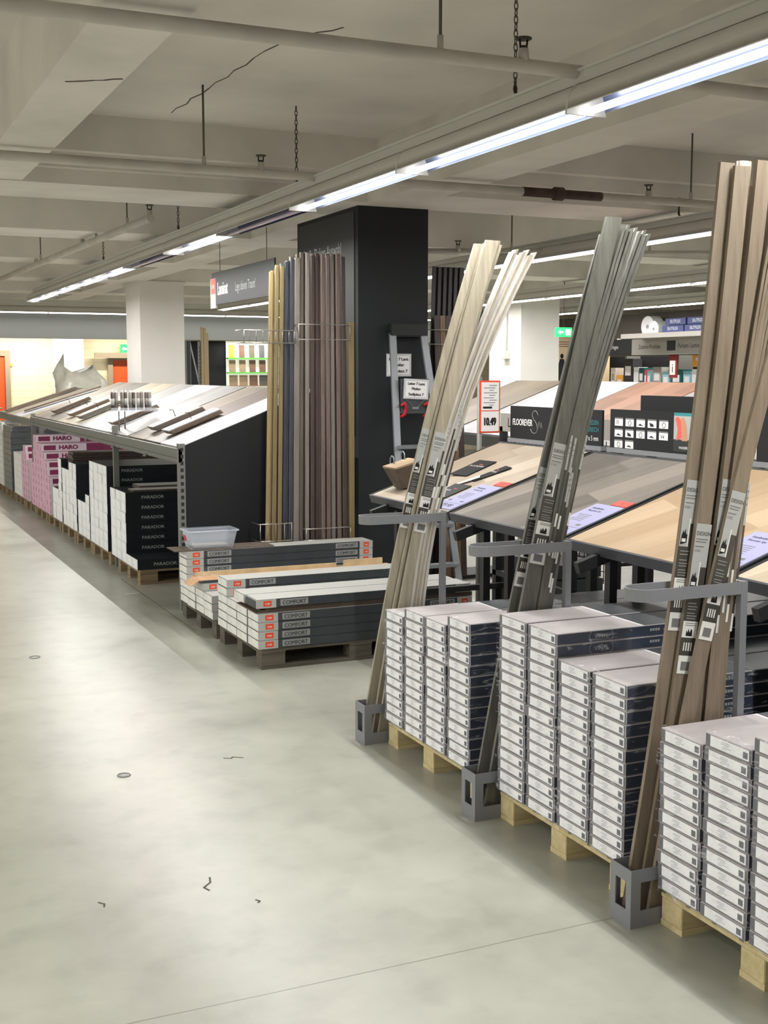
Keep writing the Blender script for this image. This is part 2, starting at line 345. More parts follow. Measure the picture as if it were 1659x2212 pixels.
# haunches along the big beams and stepped cross beam
def stepped(y0, x0, x1):
    mb = MB().prism([(y0 - .16, CEIL), (y0 - .16, CEIL - .22), (y0 - .07, CEIL - .22), (y0 - .07, CEIL - .31), (y0, CEIL - .31), (y0, BEAM), (y0 + .7, BEAM), (y0 + .7, CEIL)], 'x', x0, x1, 'beam_paint')
    return beam(None, None, mb=mb)
stepped(7.9, -2.05, 3.45)
stepped(7.4, 3.8, 9.4)
for yy in (10.45, 13.1, 15.8, 18.4, 20.4):
    beam((-2.05, yy, BEAM), (3.45, yy + .62, CEIL)); beam((3.8, yy, BEAM), (9.4, yy + .62, CEIL)); beam((9.75, yy, BEAM), (16.8, yy + .62, CEIL))
beam((9.75, 7.4, BEAM), (16.8, 8.1, CEIL))
# cracks in the ceiling paint
def crack(name, pts, w, label):
    mb = MB(); z = pts[0][2]
    for i in range(len(pts) - 1):
        p, q = Vector(pts[i]), Vector(pts[i + 1]); d = (q - p).normalized(); n_ = Vector((-d.y, d.x, 0)) * w * random.uniform(.5, 1.2)
        mb.box((0, 0, 0), (0, 0, 0), 'crack_dark') if False else None
        mb.bar(p, q, w * random.uniform(.5, 1.3), .002, 'crack_dark')
    o = mb.build(name); tag(o, label, 'crack'); return o
def wig(p, q, n, amp):
    p, q = Vector(p), Vector(q); d = (q - p); perp = Vector((-d.y, d.x, 0)).normalized(); out = []
    for i in range(n + 1):
        t = i / n; out.append(tuple(p + d * t + perp * random.uniform(-amp, amp) * (0 < i < n)))
    return out
crack('ceiling_crack', wig((1.98, 7.5, CEIL - .001), (2.05, 5.75, CEIL - .001), 12, .02), .008, 'long thin crack in ceiling paint between the rod and chain')
crack('ceiling_crack', wig((2.0, 5.75, CEIL - .001), (2.22, 5.35, CEIL - .001), 6, .02), .012, 'crack with dark flake near the top middle of ceiling')
crack('ceiling_crack', wig((.93, 5.16, BEAM - .001), (1.13, 5.02, BEAM - .001), 6, .01), .012, 'black split across underside of the left ceiling beam')
# grey bulkhead in front of the back wall
o = struct(MB().box((-3, 20.95, 2.2), (13, 21.15, 2.81), 'bulkhead_grey'), 'trim_20')
# back wall pilaster and doors
struct(MB().box((3.75, 22.8, 0), (4.3, 23, 2.6), 'pillar_white'), 'trim_21')
def door(n, x0, x1, ztop):
    d = MB().box((x0, 22.93, 0), (x1, 22.99, ztop), 'door_orange').build('door_%d' % n); d['kind'] = 'structure'
    f = MB().box((x0 - .09, 22.9, 0), (x0, 23, ztop + .1), 'door_frame').box((x1, 22.9, 0), (x1 + .09, 23, ztop + .1), 'door_frame').box((x0, 22.9, ztop), (x1, 23, ztop + .1), 'door_frame').build('door_frame', d)
    MB().tube([(x1 - .08, 22.9, 1.0), (x1 - .08, 22.86, 1.0), (x1 - .2, 22.86, 1.0)], .012, 'aluminium').build('door_handle', d)
door(1, 1.95, 2.92, 1.93); door(2, 4.85, 5.75, 1.86)
tag(MB().box((4.5, 22.78, 1.9), (5.2, 22.86, 2.0), 'door_frame').build('door_closer_rail'), 'brown rail above the second orange door', 'rail')
tag(MB().box((2.99, 22.97, 1.75), (3.06, 22.99, 1.8), 'amber').build('wall_tag'), 'small yellow tag on cream brick wall right of the left orange door', 'sign')
# pillars
def pillar(x, y, w, d, m='pillar_white', top=BEAM):
    return struct(MB().box((x, y, 0), (x + w, y + d, top), m, zn=m).box((x - .02, y - .02, top - .03), (x + w + .02, y + d + .02, top), m), 'wall_pillar')
pillar(3.71, 15.8, .58, .8); pillar(9.38, 15.8, .66, .95, top=2.81)
pb = empty('wall_pillar_black', (3.45, 8.06, 0)); pb['kind'] = 'structure'
c = MB().box((0, 0, 0), (.55, 1.22, BEAM), 'pillar_black').build('cladding', pb)
c = MB().box((-.006, .06, 1.2), (0, 1.18, 2.78), 'sign_anthracite').text('Große Dekor-Auswahl', (-.0075, 1.08, 2.50), h=.085, m='text_grey', sq=.72, **XN).build('sign_panel', pb); c['label'] = 'anthracite board reading Große Dekor-Auswahl'
# conduit and junction box on far pillar
t = MB().tube([(9.365, 16.2, 2.8), (9.365, 16.2, 1.95)], .012, 'lamp_white').build('cable_conduit'); tag(t, 'thin cable conduit running down the far white pillar to a switch box', 'conduit')
bx = MB().box((9.30, 16.12, 1.84), (9.38, 16.28, 1.96), 'lamp_white').build('switch_box', bevel=.004); tag(bx, 'small grey switch box on left face of the far white pillar', 'switch')

# ------------------------------------------------------------------ ceiling services
def head_bm(mb, x, y, z):
    mb.tube([(x, y, z + .01), (x, y, z + .06)], [.024, .018], 'pipe_paint').tube([(x - .012, y, z + .05), (x - .016, y, z + .095)], .004, 'dark_iron', 5).tube([(x + .012, y, z + .05), (x + .016, y, z + .095)], .004, 'dark_iron', 5)
    mb.tube([(x, y, z + .092), (x, y, z + .098)], .03, 'dark_iron', 12).tube([(x, y, z + .055), (x, y, z + .07)], .012, 'dark_iron', 6)
    return mb
def pipe(pts, r, label, heads=(), rods=(), rust=None):
    e = empty('sprinkler_pipe', pts[0]); tag(e, label, 'pipe', 'sprinkler pipes under the ceiling')
    P0 = Vector(pts[0])
    rel = [tuple(Vector(p) - P0) for p in pts]
    MB().tube(rel, r, 'pipe_paint', 12).build('pipe_run', e)
    for h in heads: head_bm(MB(), *(Vector(h) - P0)).build('sprinkler_head', e)
    for h in rods:
        q = Vector(h) - P0; MB().tube([q, (q.x, q.y, CEIL - P0.z)], .006, 'chain_metal', 6).tube([(q.x, q.y, q.z), (q.x, q.y, q.z + .07)], .012, 'pipe_paint', 8).build('hanger_rod', e)
    if rust:
        a, b = rust; MB().tube([Vector(a) - P0, Vector(b) - P0], r + .003, 'pipe_rust', 12).tube([Vector(a) * .55 + Vector(b) * .45 - P0 - Vector((.03, 0, 0)), Vector(a) * .55 + Vector(b) * .45 - P0 + Vector((.03, 0, 0))], r + .016, 'pipe_rust', 12).build('rusty_joint', e)
    return e
PZ = 2.76
pipe([(-2, 4.0, PZ), (9, 4.0, PZ)], .026, 'thick white pipe crossing the ceiling nearest the camera', heads=[(2.37, 4.0, PZ)], rods=[(2.03, 4.0, PZ), (5.2, 4.0, PZ)])
pipe([(-2, 6.71, PZ), (9, 6.71, PZ)], .026, 'white pipe crossing the ceiling second from camera with a rusty joint', heads=[(2.28, 6.71, PZ), (4.93, 6.71, PZ)], rods=[(1.95, 6.71, PZ), (5.27, 6.71, PZ)], rust=((3.98, 6.71, PZ), (4.56, 6.71, PZ)))
pipe([(2.2, 8.97, PZ), (1.93, 15.3, PZ - .02)], .03, 'white pipe running into distance left of the lamp row', heads=[(2.2, 9.0, PZ), (2.11, 11.1, PZ), (2.03, 13.2, PZ)], rods=[(2.17, 9.6, PZ), (2.13, 10.6, PZ), (2.03, 12.9, PZ)])
pipe([(6.05, 9.0, PZ - .08), (4.6, 9.6, PZ - .08)], .02, 'short thin pipe with upright head behind the grey skirting strips', heads=[(6.05, 9.0, PZ - .08)], rods=[(5.4, 9.27, PZ - .08)])
pipe([(7.3, 8.6, PZ - .08), (5.6, 9.4, PZ - .08)], .02, 'short thin pipe with upright head left of the brown skirting strips', heads=[(7.3, 8.6, PZ - .08)], rods=[(6.6, 8.95, PZ - .08)])
pipe([(4.95, 9.4, PZ - .1), (4.3, 9.6, PZ - .1)], .018, 'short pipe with upright head just right of the black pillar', heads=[(4.95, 9.4, PZ - .1)], rods=[])
def chain(x, y, z0, z1, label):
    mb = MB(); z = z1; k = 0
    while z > z0:
        ring = []
        for j in range(8):
            a = 2 * math.pi * j / 8; u = .008 * math.cos(a); w = .018 * math.sin(a)
            ring.append((x + (u if k % 2 else 0), y + (0 if k % 2 else u), z - .015 + w))
        mb.tube(ring, .0028, 'chain_metal', 4, closed=True); z -= .027; k += 1
    mb.tube([(x, y, z0 + .02), (x, y, z0 - .02), (x + .02, y, z0 - .034)], .005, 'dark_iron', 5)
    return tag(mb.build('hanging_chain'), label, 'chain', 'chains the lamp rows hang from')
chain(2.6, 4.45, 2.80, CEIL, 'chain holding the nearest part of the main lamp row, right of centre')
chain(2.6, 7.0, 2.80, CEIL, 'chain holding the main lamp row in front of the second pipe end')
chain(2.6, 9.7, 2.80, CEIL, 'chain holding the main lamp row right of the far sprinkler head')
chain(2.6, 12.6, 2.80, CEIL, 'farthest chain holding the main lamp row')
chain(5.67, 7.35, 2.80, CEIL, 'chain holding the second lamp row beside a thin rod')
# lamp rows: trunking + units
def lamp_proto(lit):
    e = empty('ceiling_lamp')
    prof = []
    for i in range(13):
        a = math.pi * i / 12; prof.append((-.085 * math.cos(a), .018 + .10 * math.sin(a) ** .8))
    inner = [(x * .965, z - .004 if z > .03 else z) for x, z in prof]
    r = MB().sheet(prof, 'y', .004, 1.496, 'lamp_white').sheet([(a, b - .003) for a, b in inner][::-1], 'y', .004, 1.496, 'mirror_metal')
    r.face([(prof[0][0], .004, prof[0][1]), (inner[0][0], .004, inner[0][1] - .003), (inner[0][0], 1.496, inner[0][1] - .003), (prof[0][0], 1.496, prof[0][1])], 'lamp_white')
    a = r.build('reflector', e)
    b = MB().tube([(0, .012, .012), (0, 1.488, .012)], .013, 'lamp_tube' if lit else 'lamp_tube_off', 12).build('tube', e)
    cs = []
    for y in (.0, 1.494):
        cs.append(MB().prism([(-.087, .0)] + [(x, z + .004) for x, z in prof] + [(.087, .0)], 'y', y, y + .006, 'lamp_white').build('end_cap', e))
    return e, [a, b] + cs
P_ON = lamp_proto(True); P_OFF = lamp_proto(False)
used = {True: False, False: False}
def lamp(x, y, lit, label, group=None, rz=0):
    e, ch = P_ON if lit else P_OFF
    if not used[lit]:
        used[lit] = True; e.location = (x, y, 2.6); e.rotation_euler = (0, 0, rz); q = e; q['category'] = 'lamp'
        q['label'] = label
        if group: q['group'] = group
    else:
        q = clone(e, ch, (x, y, 2.6), (0, 0, rz), label, group)
    return q
P_ON[0]['category'] = 'lamp'; P_OFF[0]['category'] = 'lamp'
def rail(x, y0, y1, label):
    mb = MB().box((x - .03, y0, 2.715), (x + .03, y1, 2.765), 'lamp_white').box((x - .045, y0, 2.755), (x + .045, y1, 2.765), 'lamp_white')
    return tag(mb.build('lamp_trunking'), label, 'rail', 'trunking rails the lamps are fixed to')
rail(2.63, -2.05, 17.3, 'long white trunking rail of the lamp row nearest the camera'); rail(5.7, 2.15, 19, 'white trunking rail of the second lamp row from the left')
rail(8.75, 3.5, 19, 'white trunking rail of the third lamp row'); rail(11.3, 6, 19, 'white trunking rail of the farthest lamp row on the right')
lit1 = {8: False, 6: True}
for i in range(13):
    y = -2.05 + 1.5 * i + .03
    lamp(2.63, y, i not in (6, 8), 'lamp unit in the main row, %s from the near end at upper right' % NTH[max(0, i - 2)] if i > 1 else 'lamp unit of the main row above the near end of the aisle', 'lamps of the main row beyond the top right of the frame')
for k, x, y0, n in ((1, 5.7, 2.2, 11), (2, 8.75, 3.5, 10), (3, 11.3, 6.0, 8)):
    for i in range(n):
        lamp(x, y0 + 1.5 * i, True, 'lamp unit in the %s row behind the skirting strips' % ['', 'second', 'third', 'farthest'][k], 'lamps of the %s row' % ['', 'second', 'third', 'farthest'][k])
for i in range(7):
    lamp(-.45 + 1.5 * i + 1.5 + .8, 20.72, True, 'lamp unit in the cross row before the grey bulkhead', 'lamps before the grey bulkhead', R(90))
tag(MB().box((-.5, 20.69, 2.715), (11, 20.75, 2.81), 'lamp_white').build('lamp_trunking'), 'white rail of the cross lamp row before the grey bulkhead', 'rail', 'trunking rails the lamps are fixed to')

# ------------------------------------------------------------------ pallets
def pallet_proto(mat):
    """front edge along Y (0..0.8), depth 1.2 along X, origin front near corner on floor"""
    e = empty('pallet'); ch = []
    mb = MB()
    for y in (0, .35, .70):
        mb.box((0, y, 0), (1.2, y + .10, .018), mat)
    ch.append(mb.build('bottom_boards', e))
    for y in (0, .35, .70):
        for x in (0, .53, 1.06):
            ch.append(MB().box((x, y + .002, .018), (x + .14, y + .098, .088), mat).build('block', e, bevel=.002))
    mb = MB()
    for x in (0, .53, 1.06): mb.box((x, 0, .088), (x + .14, .8, .1), mat)
    for k in range(7):
        y = .0 + k * .1143; mb.box((0.001, y, .1), (1.2, y + .095, .116), mat)
    ch.append(mb.build('deck_boards', e))
    return e, ch
PAL = {m: pallet_proto(m) for m in ('pallet_pine', 'pallet_old', 'pallet_mid')}
pal_used = set()
def pallet(x, y, m, label, group):
    e, ch = PAL[m]
    if m not in pal_used:
        pal_used.add(m); e.location = (x, y, 0); return tag(e, label, 'pallet', group)
    q = clone(e, ch, (x, y, 0), None, label, group); q['category'] = 'pallet'; return q
PT = .117

# ------------------------------------------------------------------ vinyl flooring stacks (the three near pallets)
VW, VH, VL = .192, .0412, 1.2
def vinyl_proto(teal=False):
    hb = VH - .0012; side = 'box_navy'; dk = 'box_navy_dark'
    mb = MB()
    segs = [(0, .345, 'box_top_white', side), (.345, .357, 'seam_white', side), (.357, .50, 'box_grey_dark', side), (.50, .507, 'box_grey', dk), (.507, VL, 'box_navy_dark', dk)]
    w = VW - .003
    for i, (a, b, tm, sm_) in enumerate(segs):
        for pts, m in ((((a, 0, hb), (b, 0, hb), (b, w, hb), (a, w, hb)), tm), (((a, 0, 0), (b, 0, 0), (b, 0, hb), (a, 0, hb)), sm_), (((b, w, 0), (a, w, 0), (a, w, hb), (b, w, hb)), sm_), (((a, w, 0), (b, w, 0), (b, 0, 0), (a, 0, 0)), dk)):
            mb.face(pts, m)
    mb.face([(0, w, 0), (0, 0, 0), (0, 0, hb), (0, w, hb)], 'box_grey'); mb.face([(VL, 0, 0), (VL, w, 0), (VL, w, hb), (VL, 0, hb)], 'box_navy')
    o = mb.build('vinyl_box', bevel=.0022)
    d = -.0004
    # paper label with text lines and barcode
    lb = MB().box((-.0006, .010, .0055), (0, w - .022, hb - .004), 'label_white')
    for r_, (ya, yb) in enumerate(((.088, .118), (.088, .122), (.092, .110), (.080, .118), (.100, .118))):
        z = hb - .010 - r_ * .0045; lb.face([(-.0009, yb, z - .0016), (-.0009, ya, z - .0016), (-.0009, ya, z), (-.0009, yb, z)], 'label_text')
    for k in range(7):
        y = .015 + k * .0027; lb.face([(-.0009, y + .0021, .010), (-.0009, y, .010), (-.0009, y, .028), (-.0009, y + .0021, .028)], 'barcode')
    l = lb.build('paper_label', o)
    # side print: VINYL between two brackets
    sp = MB().text('VINYL', (.150, -.0006, .0125), h=.0155, m='text_silver', **YN)
    for sx in (-1, 1):
        cx = .178 + 0; pts = [(cx + sx * (.034 + .014 * math.cos(R(a))), -.0004, .0205 + .030 * math.sin(R(a)) * .62) for a in range(-75, 80, 15)]
        sp.tube(pts, .0007, 'text_silver', 4)
    for k in range(4): sp.face([(.38 + k * .011, -.0005, .018), (.388 + k * .011, -.0005, .018), (.388 + k * .011, -.0005, .027), (.38 + k * .011, -.0005, .027)], 'text_silver')
    sp.text('VTK', (.435, -.0005, .016), h=.010, m='text_silver', **YN)
    p = sp.build('side_print', o); p['label'] = 'pale VINYL print between brackets'
    return o, [l, p]
VBOX = vinyl_proto()
vb_first = [True]
def vinyl_stack(y_near, cols, pal_label, pal_pos, x0=2.19):
    """cols: heights in boxes from left (far) to right (near)"""
    n = len(cols)
    for ci, h in enumerate(cols):
        yy = y_near + (n - 1 - ci) * .2
        for k in range(h):
            lab = 'white-labelled vinyl box, %s in column %s from left, %s' % (ORD[h - 1 - k] if k < h - 1 else 'topmost', ['one', 'two', 'three', 'four'][ci], pal_pos)
            jx = random.uniform(-.003, .003); jy = random.uniform(-.002, .002)
            loc = (x0 + jx, yy + jy, PT + k * VH)
            if vb_first[0]:
                vb_first[0] = False; VBOX[0].location = loc; q = VBOX[0]; tag(q, lab, 'box', pal_label)
            else: q = clone(VBOX[0], VBOX[1], loc, None, lab, pal_label)
P1 = [12, 13, 13, 14]; P2 = [16, 16, 14, 14]; P3 = [12, 13, 14, 14]
vinyl_stack(4.04, P1, 'vinyl boxes on the pallet behind the beige strips', 'pallet right of beige strips')
vinyl_stack(3.03, P2, 'vinyl boxes on the middle pallet', 'pallet right of grey strips')
vinyl_stack(2.07, P3, 'vinyl boxes on the nearest pallet', 'pallet right of brown strips')
pallet(2.21, 4.03, 'pallet_pine', 'pale pine pallet under the vinyl boxes right of the beige strips', 'pine pallets under the vinyl boxes')
pallet(2.21, 3.03, 'pallet_pine', 'pale pine pallet under the vinyl boxes right of the grey strips', 'pine pallets under the vinyl boxes')
pallet(2.21, 2.06, 'pallet_pine', 'pale pine pallet under the nearest vinyl boxes, lower right corner', 'pine pallets under the vinyl boxes')
# stretch film hugging each stack
def film(y_near, cols, label, xs=2.19, side_len=.55, seed=1):
    rnd = random.Random(seed); mb = MB(); n = len(cols); off = .006
    def jit(p, nrm, amp=.0035): return tuple(Vector(p) + Vector(nrm) * (off + rnd.uniform(-amp, amp)))
    def grid(P, nu, nv, nrm):
        g = [[jit(P(i / nu, j / nv), nrm) for j in range(nv + 1)] for i in range(nu + 1)]
        for i in range(nu):
            for j in range(nv): mb.face([g[i][j], g[i + 1][j], g[i + 1][j + 1], g[i][j + 1]], 'stretch_film', True)
    for ci, h in enumerate(cols):
        y0 = y_near + (n - 1 - ci) * .2; zt = PT + h * VH
        grid(lambda u, v: (xs, y0 + .195 - u * .2, PT - .01 + v * (zt - PT + .01)), 8, int(h * 2), (-1, 0, 0))
        # folded lip on top
        m_ = 8
        rr = [.02 + rnd.uniform(-.008, .022) for _ in range(m_ + 1)]
        for i in range(m_):
            ya = y0 + .19 - i * .19 / m_; yb = y0 + .19 - (i + 1) * .19 / m_
            mb.face([(xs - .006, ya, zt - .004), (xs - .006, yb, zt - .004), (xs + rr[i + 1], yb, zt + .0035), (xs + rr[i], ya, zt + .0035)], 'loose_film', True)
    y0 = y_near; zt = PT + cols[-1] * VH
    grid(lambda u, v: (xs + u * side_len, y0, PT + v * (zt - PT)), 14, cols[-1] * 2, (0, -1, 0))
    # side face of taller columns over shorter neighbours
    for ci in range(n - 1):
        if cols[ci] > cols[ci + 1]:
            z0 = PT + cols[ci + 1] * VH; z1 = PT + cols[ci] * VH; y1 = y_near + (n - 1 - ci) * .2
            grid(lambda u, v: (xs + u * .3, y1, z0 + v * (z1 - z0)), 8, 3, (0, -1, 0))
    return tag(mb.build('stretch_film'), label, 'film')
film(4.04, P1, 'crinkled clear film wrapped round the vinyl boxes right of the beige strips', seed=3)
film(3.03, P2, 'crinkled clear film wrapped round the vinyl boxes right of the grey strips', seed=4)
film(2.07, P3, 'crinkled clear film wrapped round the nearest vinyl boxes, right edge', seed=5)

tag(MB().bar((2.36, 3.018, .60), (2.375, 3.012, .55), .022, .001, 'loose_film').bar((2.375, 3.012, .55), (2.36, 3.012, .47), .012, .001, 'loose_film').bar((2.36, 3.012, .47), (2.365, 3.015, .40), .006, .001, 'loose_film').build('film_tail'), 'loose tail of film hanging on the side of the middle vinyl stack', 'film')
# ------------------------------------------------------------------ strip holders
def holder(y, label):
    """y: near side of the hoop/bucket; they run along +X from the aisle"""
    e = empty('strip_holder', (2.10, y, 0)); tag(e, label, 'holder', 'grey steel holders for skirting strips')
    w = .105; L = .40; mb = MB(); m = 'steel_grey'; t = .004
    mb.box((t, t, .001), (L - t, w - t, t), m)
    for (a, b) in (((0, 0), (t, w)), ):
        pass
    def wall_x(x):   # wall in plane X=x
        mb.box((x, 0, 0), (x + t, w, .052), m).box((x, 0, .14), (x + t, w, .18), m).box((x, 0, .052), (x + t, .026, .14), m).box((x, w - .026, .052), (x + t, w, .14), m)
    def wall_y(y_):
        mb.box((t, y_, 0), (L - t, y_ + t, .052), m).box((t, y_, .14), (L - t, y_ + t, .18), m)
        for xa, xb in ((t, .035), (.185, .215), (L - .035, L - t)): mb.box((xa, y_, .052), (xb, y_ + t, .14), m)
    wall_x(0); wall_x(L - t); wall_y(0); wall_y(w - t)
    mb.build('bucket', e)
    # hoop
    r = w / 2; pts = [(.385, 0)]
    for i in range(25):
        a = R(-90 - 7.5 * i); pts.append((r + r * math.cos(a), r + r * math.sin(a)))
    pts.append((.385, w)); hb = MB(); z0, z1 = .985, 1.022; tk = .004
    inner = [(.385, tk)] + [(r + (r - tk) * math.cos(R(-90 - 7.5 * i)), r + (r - tk) * math.sin(R(-90 - 7.5 * i))) for i in range(25)] + [(.385, w - tk)]
    for i in range(len(pts) - 1):
        a, b, c_, d = pts[i], pts[i + 1], inner[i + 1], inner[i]
        hb.face([(*a, z0), (*a, z1), (*b, z1), (*b, z0)], m); hb.face([(*d, z1), (*d, z0), (*c_, z0), (*c_, z1)], m)
        hb.face([(*a, z1), (*d, z1), (*c_, z1), (*b, z1)], m); hb.face([(*a, z0), (*b, z0), (*c_, z0), (*d, z0)], m)
    hb.build('hoop', e)
    MB().box((.376, -.0006, .18), (.4006, .022, 1.0226), m).build('post', e)
    MB().box((.381, .022, .985), (.4, w, 1.022), m).build('cross_piece', e)
    return e
holder(4.845, 'grey steel bucket and hoop holding the beige strips'); holder(3.825, 'grey steel bucket and hoop holding the dark grey strips'); holder(2.862, 'grey steel bucket and hoop holding the brown strips, nearest')
def sticker(w, full):
    """w: width of visible face; local XZ plane at y=0 facing -Y, origin bottom centre, 0.42 tall"""
    mb = MB(); a = w / 2 * (.97 if full else .9)
    mb.box((-a, -.0006, 0), (a, 0, .27), 'sticker_dark').box((-a, -.0006, .27), (a, 0, .40), 'sticker_light')
    mb.box((-a, -.0009, .055), (a * .93, -.0006, .105), 'sticker_white')
    mb.box((-a, -.0009, -.055), (a * .93, -.0006, .0), 'sticker_white')
    y = -.0012
    if full:
        mb.text('DESIGN', (-a * .85, y, .365), h=.012, m='ink_black', sq=a / .03, **YN)
        mb.text('KSBC', (-a * .85, y, .315), h=.008, m='ink_grey', sq=a / .03, **YN)
        for k, z in enumerate((.352, .344, .33)): mb.box((-a * .85, y, z), (a * (.7 - .2 * k), -.0006, z + .003), 'ink_grey')
        mb.box((a * .05, y, .20), (a * .2, -.0006, .285), 'sticker_white')
        mb.box((-a, -.0009, .20), (a * .05, -.0006, .27), 'sticker_light')
        # chair silhouette
        mb.prism([(-a * .9, .205), (-a * .05, .212), (-a * .02, .235), (-a * .25, .24), (-a * .3, .255), (-a * .5, .24), (-a * .62, .25), (-a * .8, .235)], 'y', y, -.0007, 'ink_black')
        mb.box((-a * .75, -.0016, .214), (-a * .2, -.0012, .224), 'sticker_white')
        for k, z in enumerate((.185, .175, .158, .148, .140, .128, .120, .112)): mb.box((-a * .7, y, z), (a * (.55 - .1 * (k % 3)), -.0006, z + .0025), 'comfort_patch')
        for k, z in enumerate((.098, .092)): mb.box((-a * .7, y - .0003, z), (a * .7, -.0009, z + .002), 'ink_grey')
        mb.prism([(-a * .5, .06), (-a * .45, .078), (-a * .3, .07), (-a * .2, .082), (a * .0, .07), (a * .15, .082), (a * .3, .078), (a * .35, .06)], 'y', y - .0003, -.0009, 'ink_black')
        for k in range(4): mb.box((-a * .6 + k * a * .32, y, .015), (-a * .45 + k * a * .32, -.0006, .04), 'sticker_white')
        mb.box((-a * .6, y - .0003, -.045), (a * .5, -.0009, -.018), 'ink_grey')
    else:
        for z in (.37, .35, .33): mb.box((-a * .5, y, z), (a * .4, -.0006, z + .006), 'ink_grey')
    return mb
def strip(foot, mid, top, w, t, rz, mat, label, group, stick=None, curved=0):
    """foot/mid/top: points the flexible strip passes; rz twists its face"""
    f, m_, p = Vector(foot), Vector(mid), Vector(top)
    def pos(z):
        z0, z1, z2 = f.z, m_.z, p.z
        return Vector([f[i] * (z - z1) * (z - z2) / ((z0 - z1) * (z0 - z2)) + m_[i] * (z - z0) * (z - z2) / ((z1 - z0) * (z1 - z2)) + p[i] * (z - z0) * (z - z1) / ((z2 - z0) * (z2 - z1)) for i in range(2)] + [z])
    prof = [(-w / 2, -t / 2), (w / 2 - t * .4, -t / 2), (w / 2 - t * .12, -t * .38), (w / 2, -t * .1), (w / 2, t / 2), (-w / 2, t / 2)]
    if curved: prof = [(-w / 2, -t * .2)] + [(-w / 2 + w * i / 8, -t / 2 - curved * math.sin(math.pi * i / 8)) for i in range(1, 8)] + [(w / 2, -t * .2), (w / 2, t / 2), (-w / 2, t / 2)]
    c_, s_ = math.cos(rz), math.sin(rz); NS = 14; n = len(prof); mb = MB(); k = 0
    for i in range(NS + 1):
        q = pos(f.z + (p.z - f.z) * i / NS) - f
        mb.v += [q + Vector((x * c_ - y * s_, x * s_ + y * c_, 0)) for x, y in prof]
    mi_ = mb.mi(mat)
    for i in range(NS):
        for j in range(n):
            j2 = (j + 1) % n; mb.f.append((i * n + j, i * n + j2, (i + 1) * n + j2, (i + 1) * n + j)); mb.m.append(mi_); mb.sm.append(bool(curved))
    mb.f.append(tuple(range(n))[::-1]); mb.m.append(mi_); mb.sm.append(False); mb.f.append(tuple(NS * n + j for j in range(n))); mb.m.append(mi_); mb.sm.append(False)
    o = mb.build('skirting_strip', loc=f); tag(o, label, 'skirting strip', group)
    if stick is not None:
        z = stick[1] + .18; d = (pos(z + .1) - pos(z - .1)).normalized(); c0 = pos(z) - f - d * .18
        q = Vector((0, 0, 1)).rotation_difference(d).to_matrix() @ Matrix.Rotation(rz, 3, 'Z')
        s2 = sticker(w, stick[0]).build('sticker', o, loc=c0 + q @ Vector((0, -t / 2 - curved - .0012, 0)), rot=q.to_euler()); s2['label'] = 'grey and white product sticker'
    return o
G1 = 'beige skirting strips in the farthest holder'
y0 = 4.845
for (a, m2, b, dy, w, rz, lab, st) in (
        (2.15, 2.352, 2.712, .086, .055, 0, 'beige strip at the left back of the farthest holder', 1.0), (2.185, 2.385, 2.742, .068, .05, R(10), 'beige strip second from left in the farthest holder', None),
        (2.21, 2.405, 2.748, .034, .072, R(3), 'widest beige strip facing forward in the farthest holder', .985), (2.265, 2.452, 2.785, .05, .03, R(16), 'slim beige strip right behind the widest one in farthest holder', 1.04),
        (2.29, 2.43, 2.80, .088, .06, 0, 'beige strip hidden behind the widest one in farthest holder', None)):
    strip((a, y0 + dy, .012), (m2, y0 + dy, 1.02), (b, y0 + dy + .01, 2.235 - .012 * (dy > .05)), w, .013, rz, 'strip_beige', lab, G1, None if st is None else (w > .04, st))
for k in range(7):
    strip((2.315 + .014 * k, y0 + .045 + .004 * (k % 3), .012), (2.428 + .0095 * k, y0 + .055, 1.02), (2.86 + .0195 * k, y0 + .055, 2.19 + .012 * math.sin(k * 2.1)), .0095, .056, R(3 * math.sin(k)), 'strip_white' if k % 2 == 0 else 'strip_beige',
          'pale narrow strip, %s from left of the splayed ones in farthest holder' % NTH[k], G1, (False, 1.03 + .05 * (k % 3)) if k % 2 == 0 else None)
G2 = 'grey skirting strips in the middle holder'; y0 = 3.825
strip((2.15, y0 + .075, .012), (2.362, y0 + .08, 1.02), (2.678, y0 + .08, 2.16), .05, .013, R(-4), 'strip_grey', 'dark grey strip at the left back of middle holder', G2, (True, .90))
strip((2.185, y0 + .03, .012), (2.386, y0 + .035, 1.02), (2.69, y0 + .045, 2.22), .072, .013, R(2), 'strip_grey', 'wide grey strip facing forward in middle holder', G2, (True, .99))
strip((2.22, y0 + .07, .012), (2.42, y0 + .075, 1.02), (2.74, y0 + .075, 2.20), .06, .013, R(4), 'strip_grey', 'grey strip just behind the wide one in middle holder', G2, None)
for k in range(7):
    strip((2.31 + .012 * k, y0 + .05 + .003 * (k % 2), .012), (2.428 + .0092 * k, y0 + .052, 1.02), (2.738 + .0185 * k, y0 + .055, 2.19 - .004 * k + .008 * (k % 2)), .0092, .055, R(3 * math.cos(k)), 'strip_grey',
          'narrow grey strip, %s from left of the fanned ones in middle holder' % NTH[k], G2, (False, [1.02, 1.0, 1.01, .9, .88, 1.03, 1.02][k]) if k in (0, 2, 3, 4, 6) else None)
G3 = 'brown skirting strips in the nearest holder'; y0 = 2.862
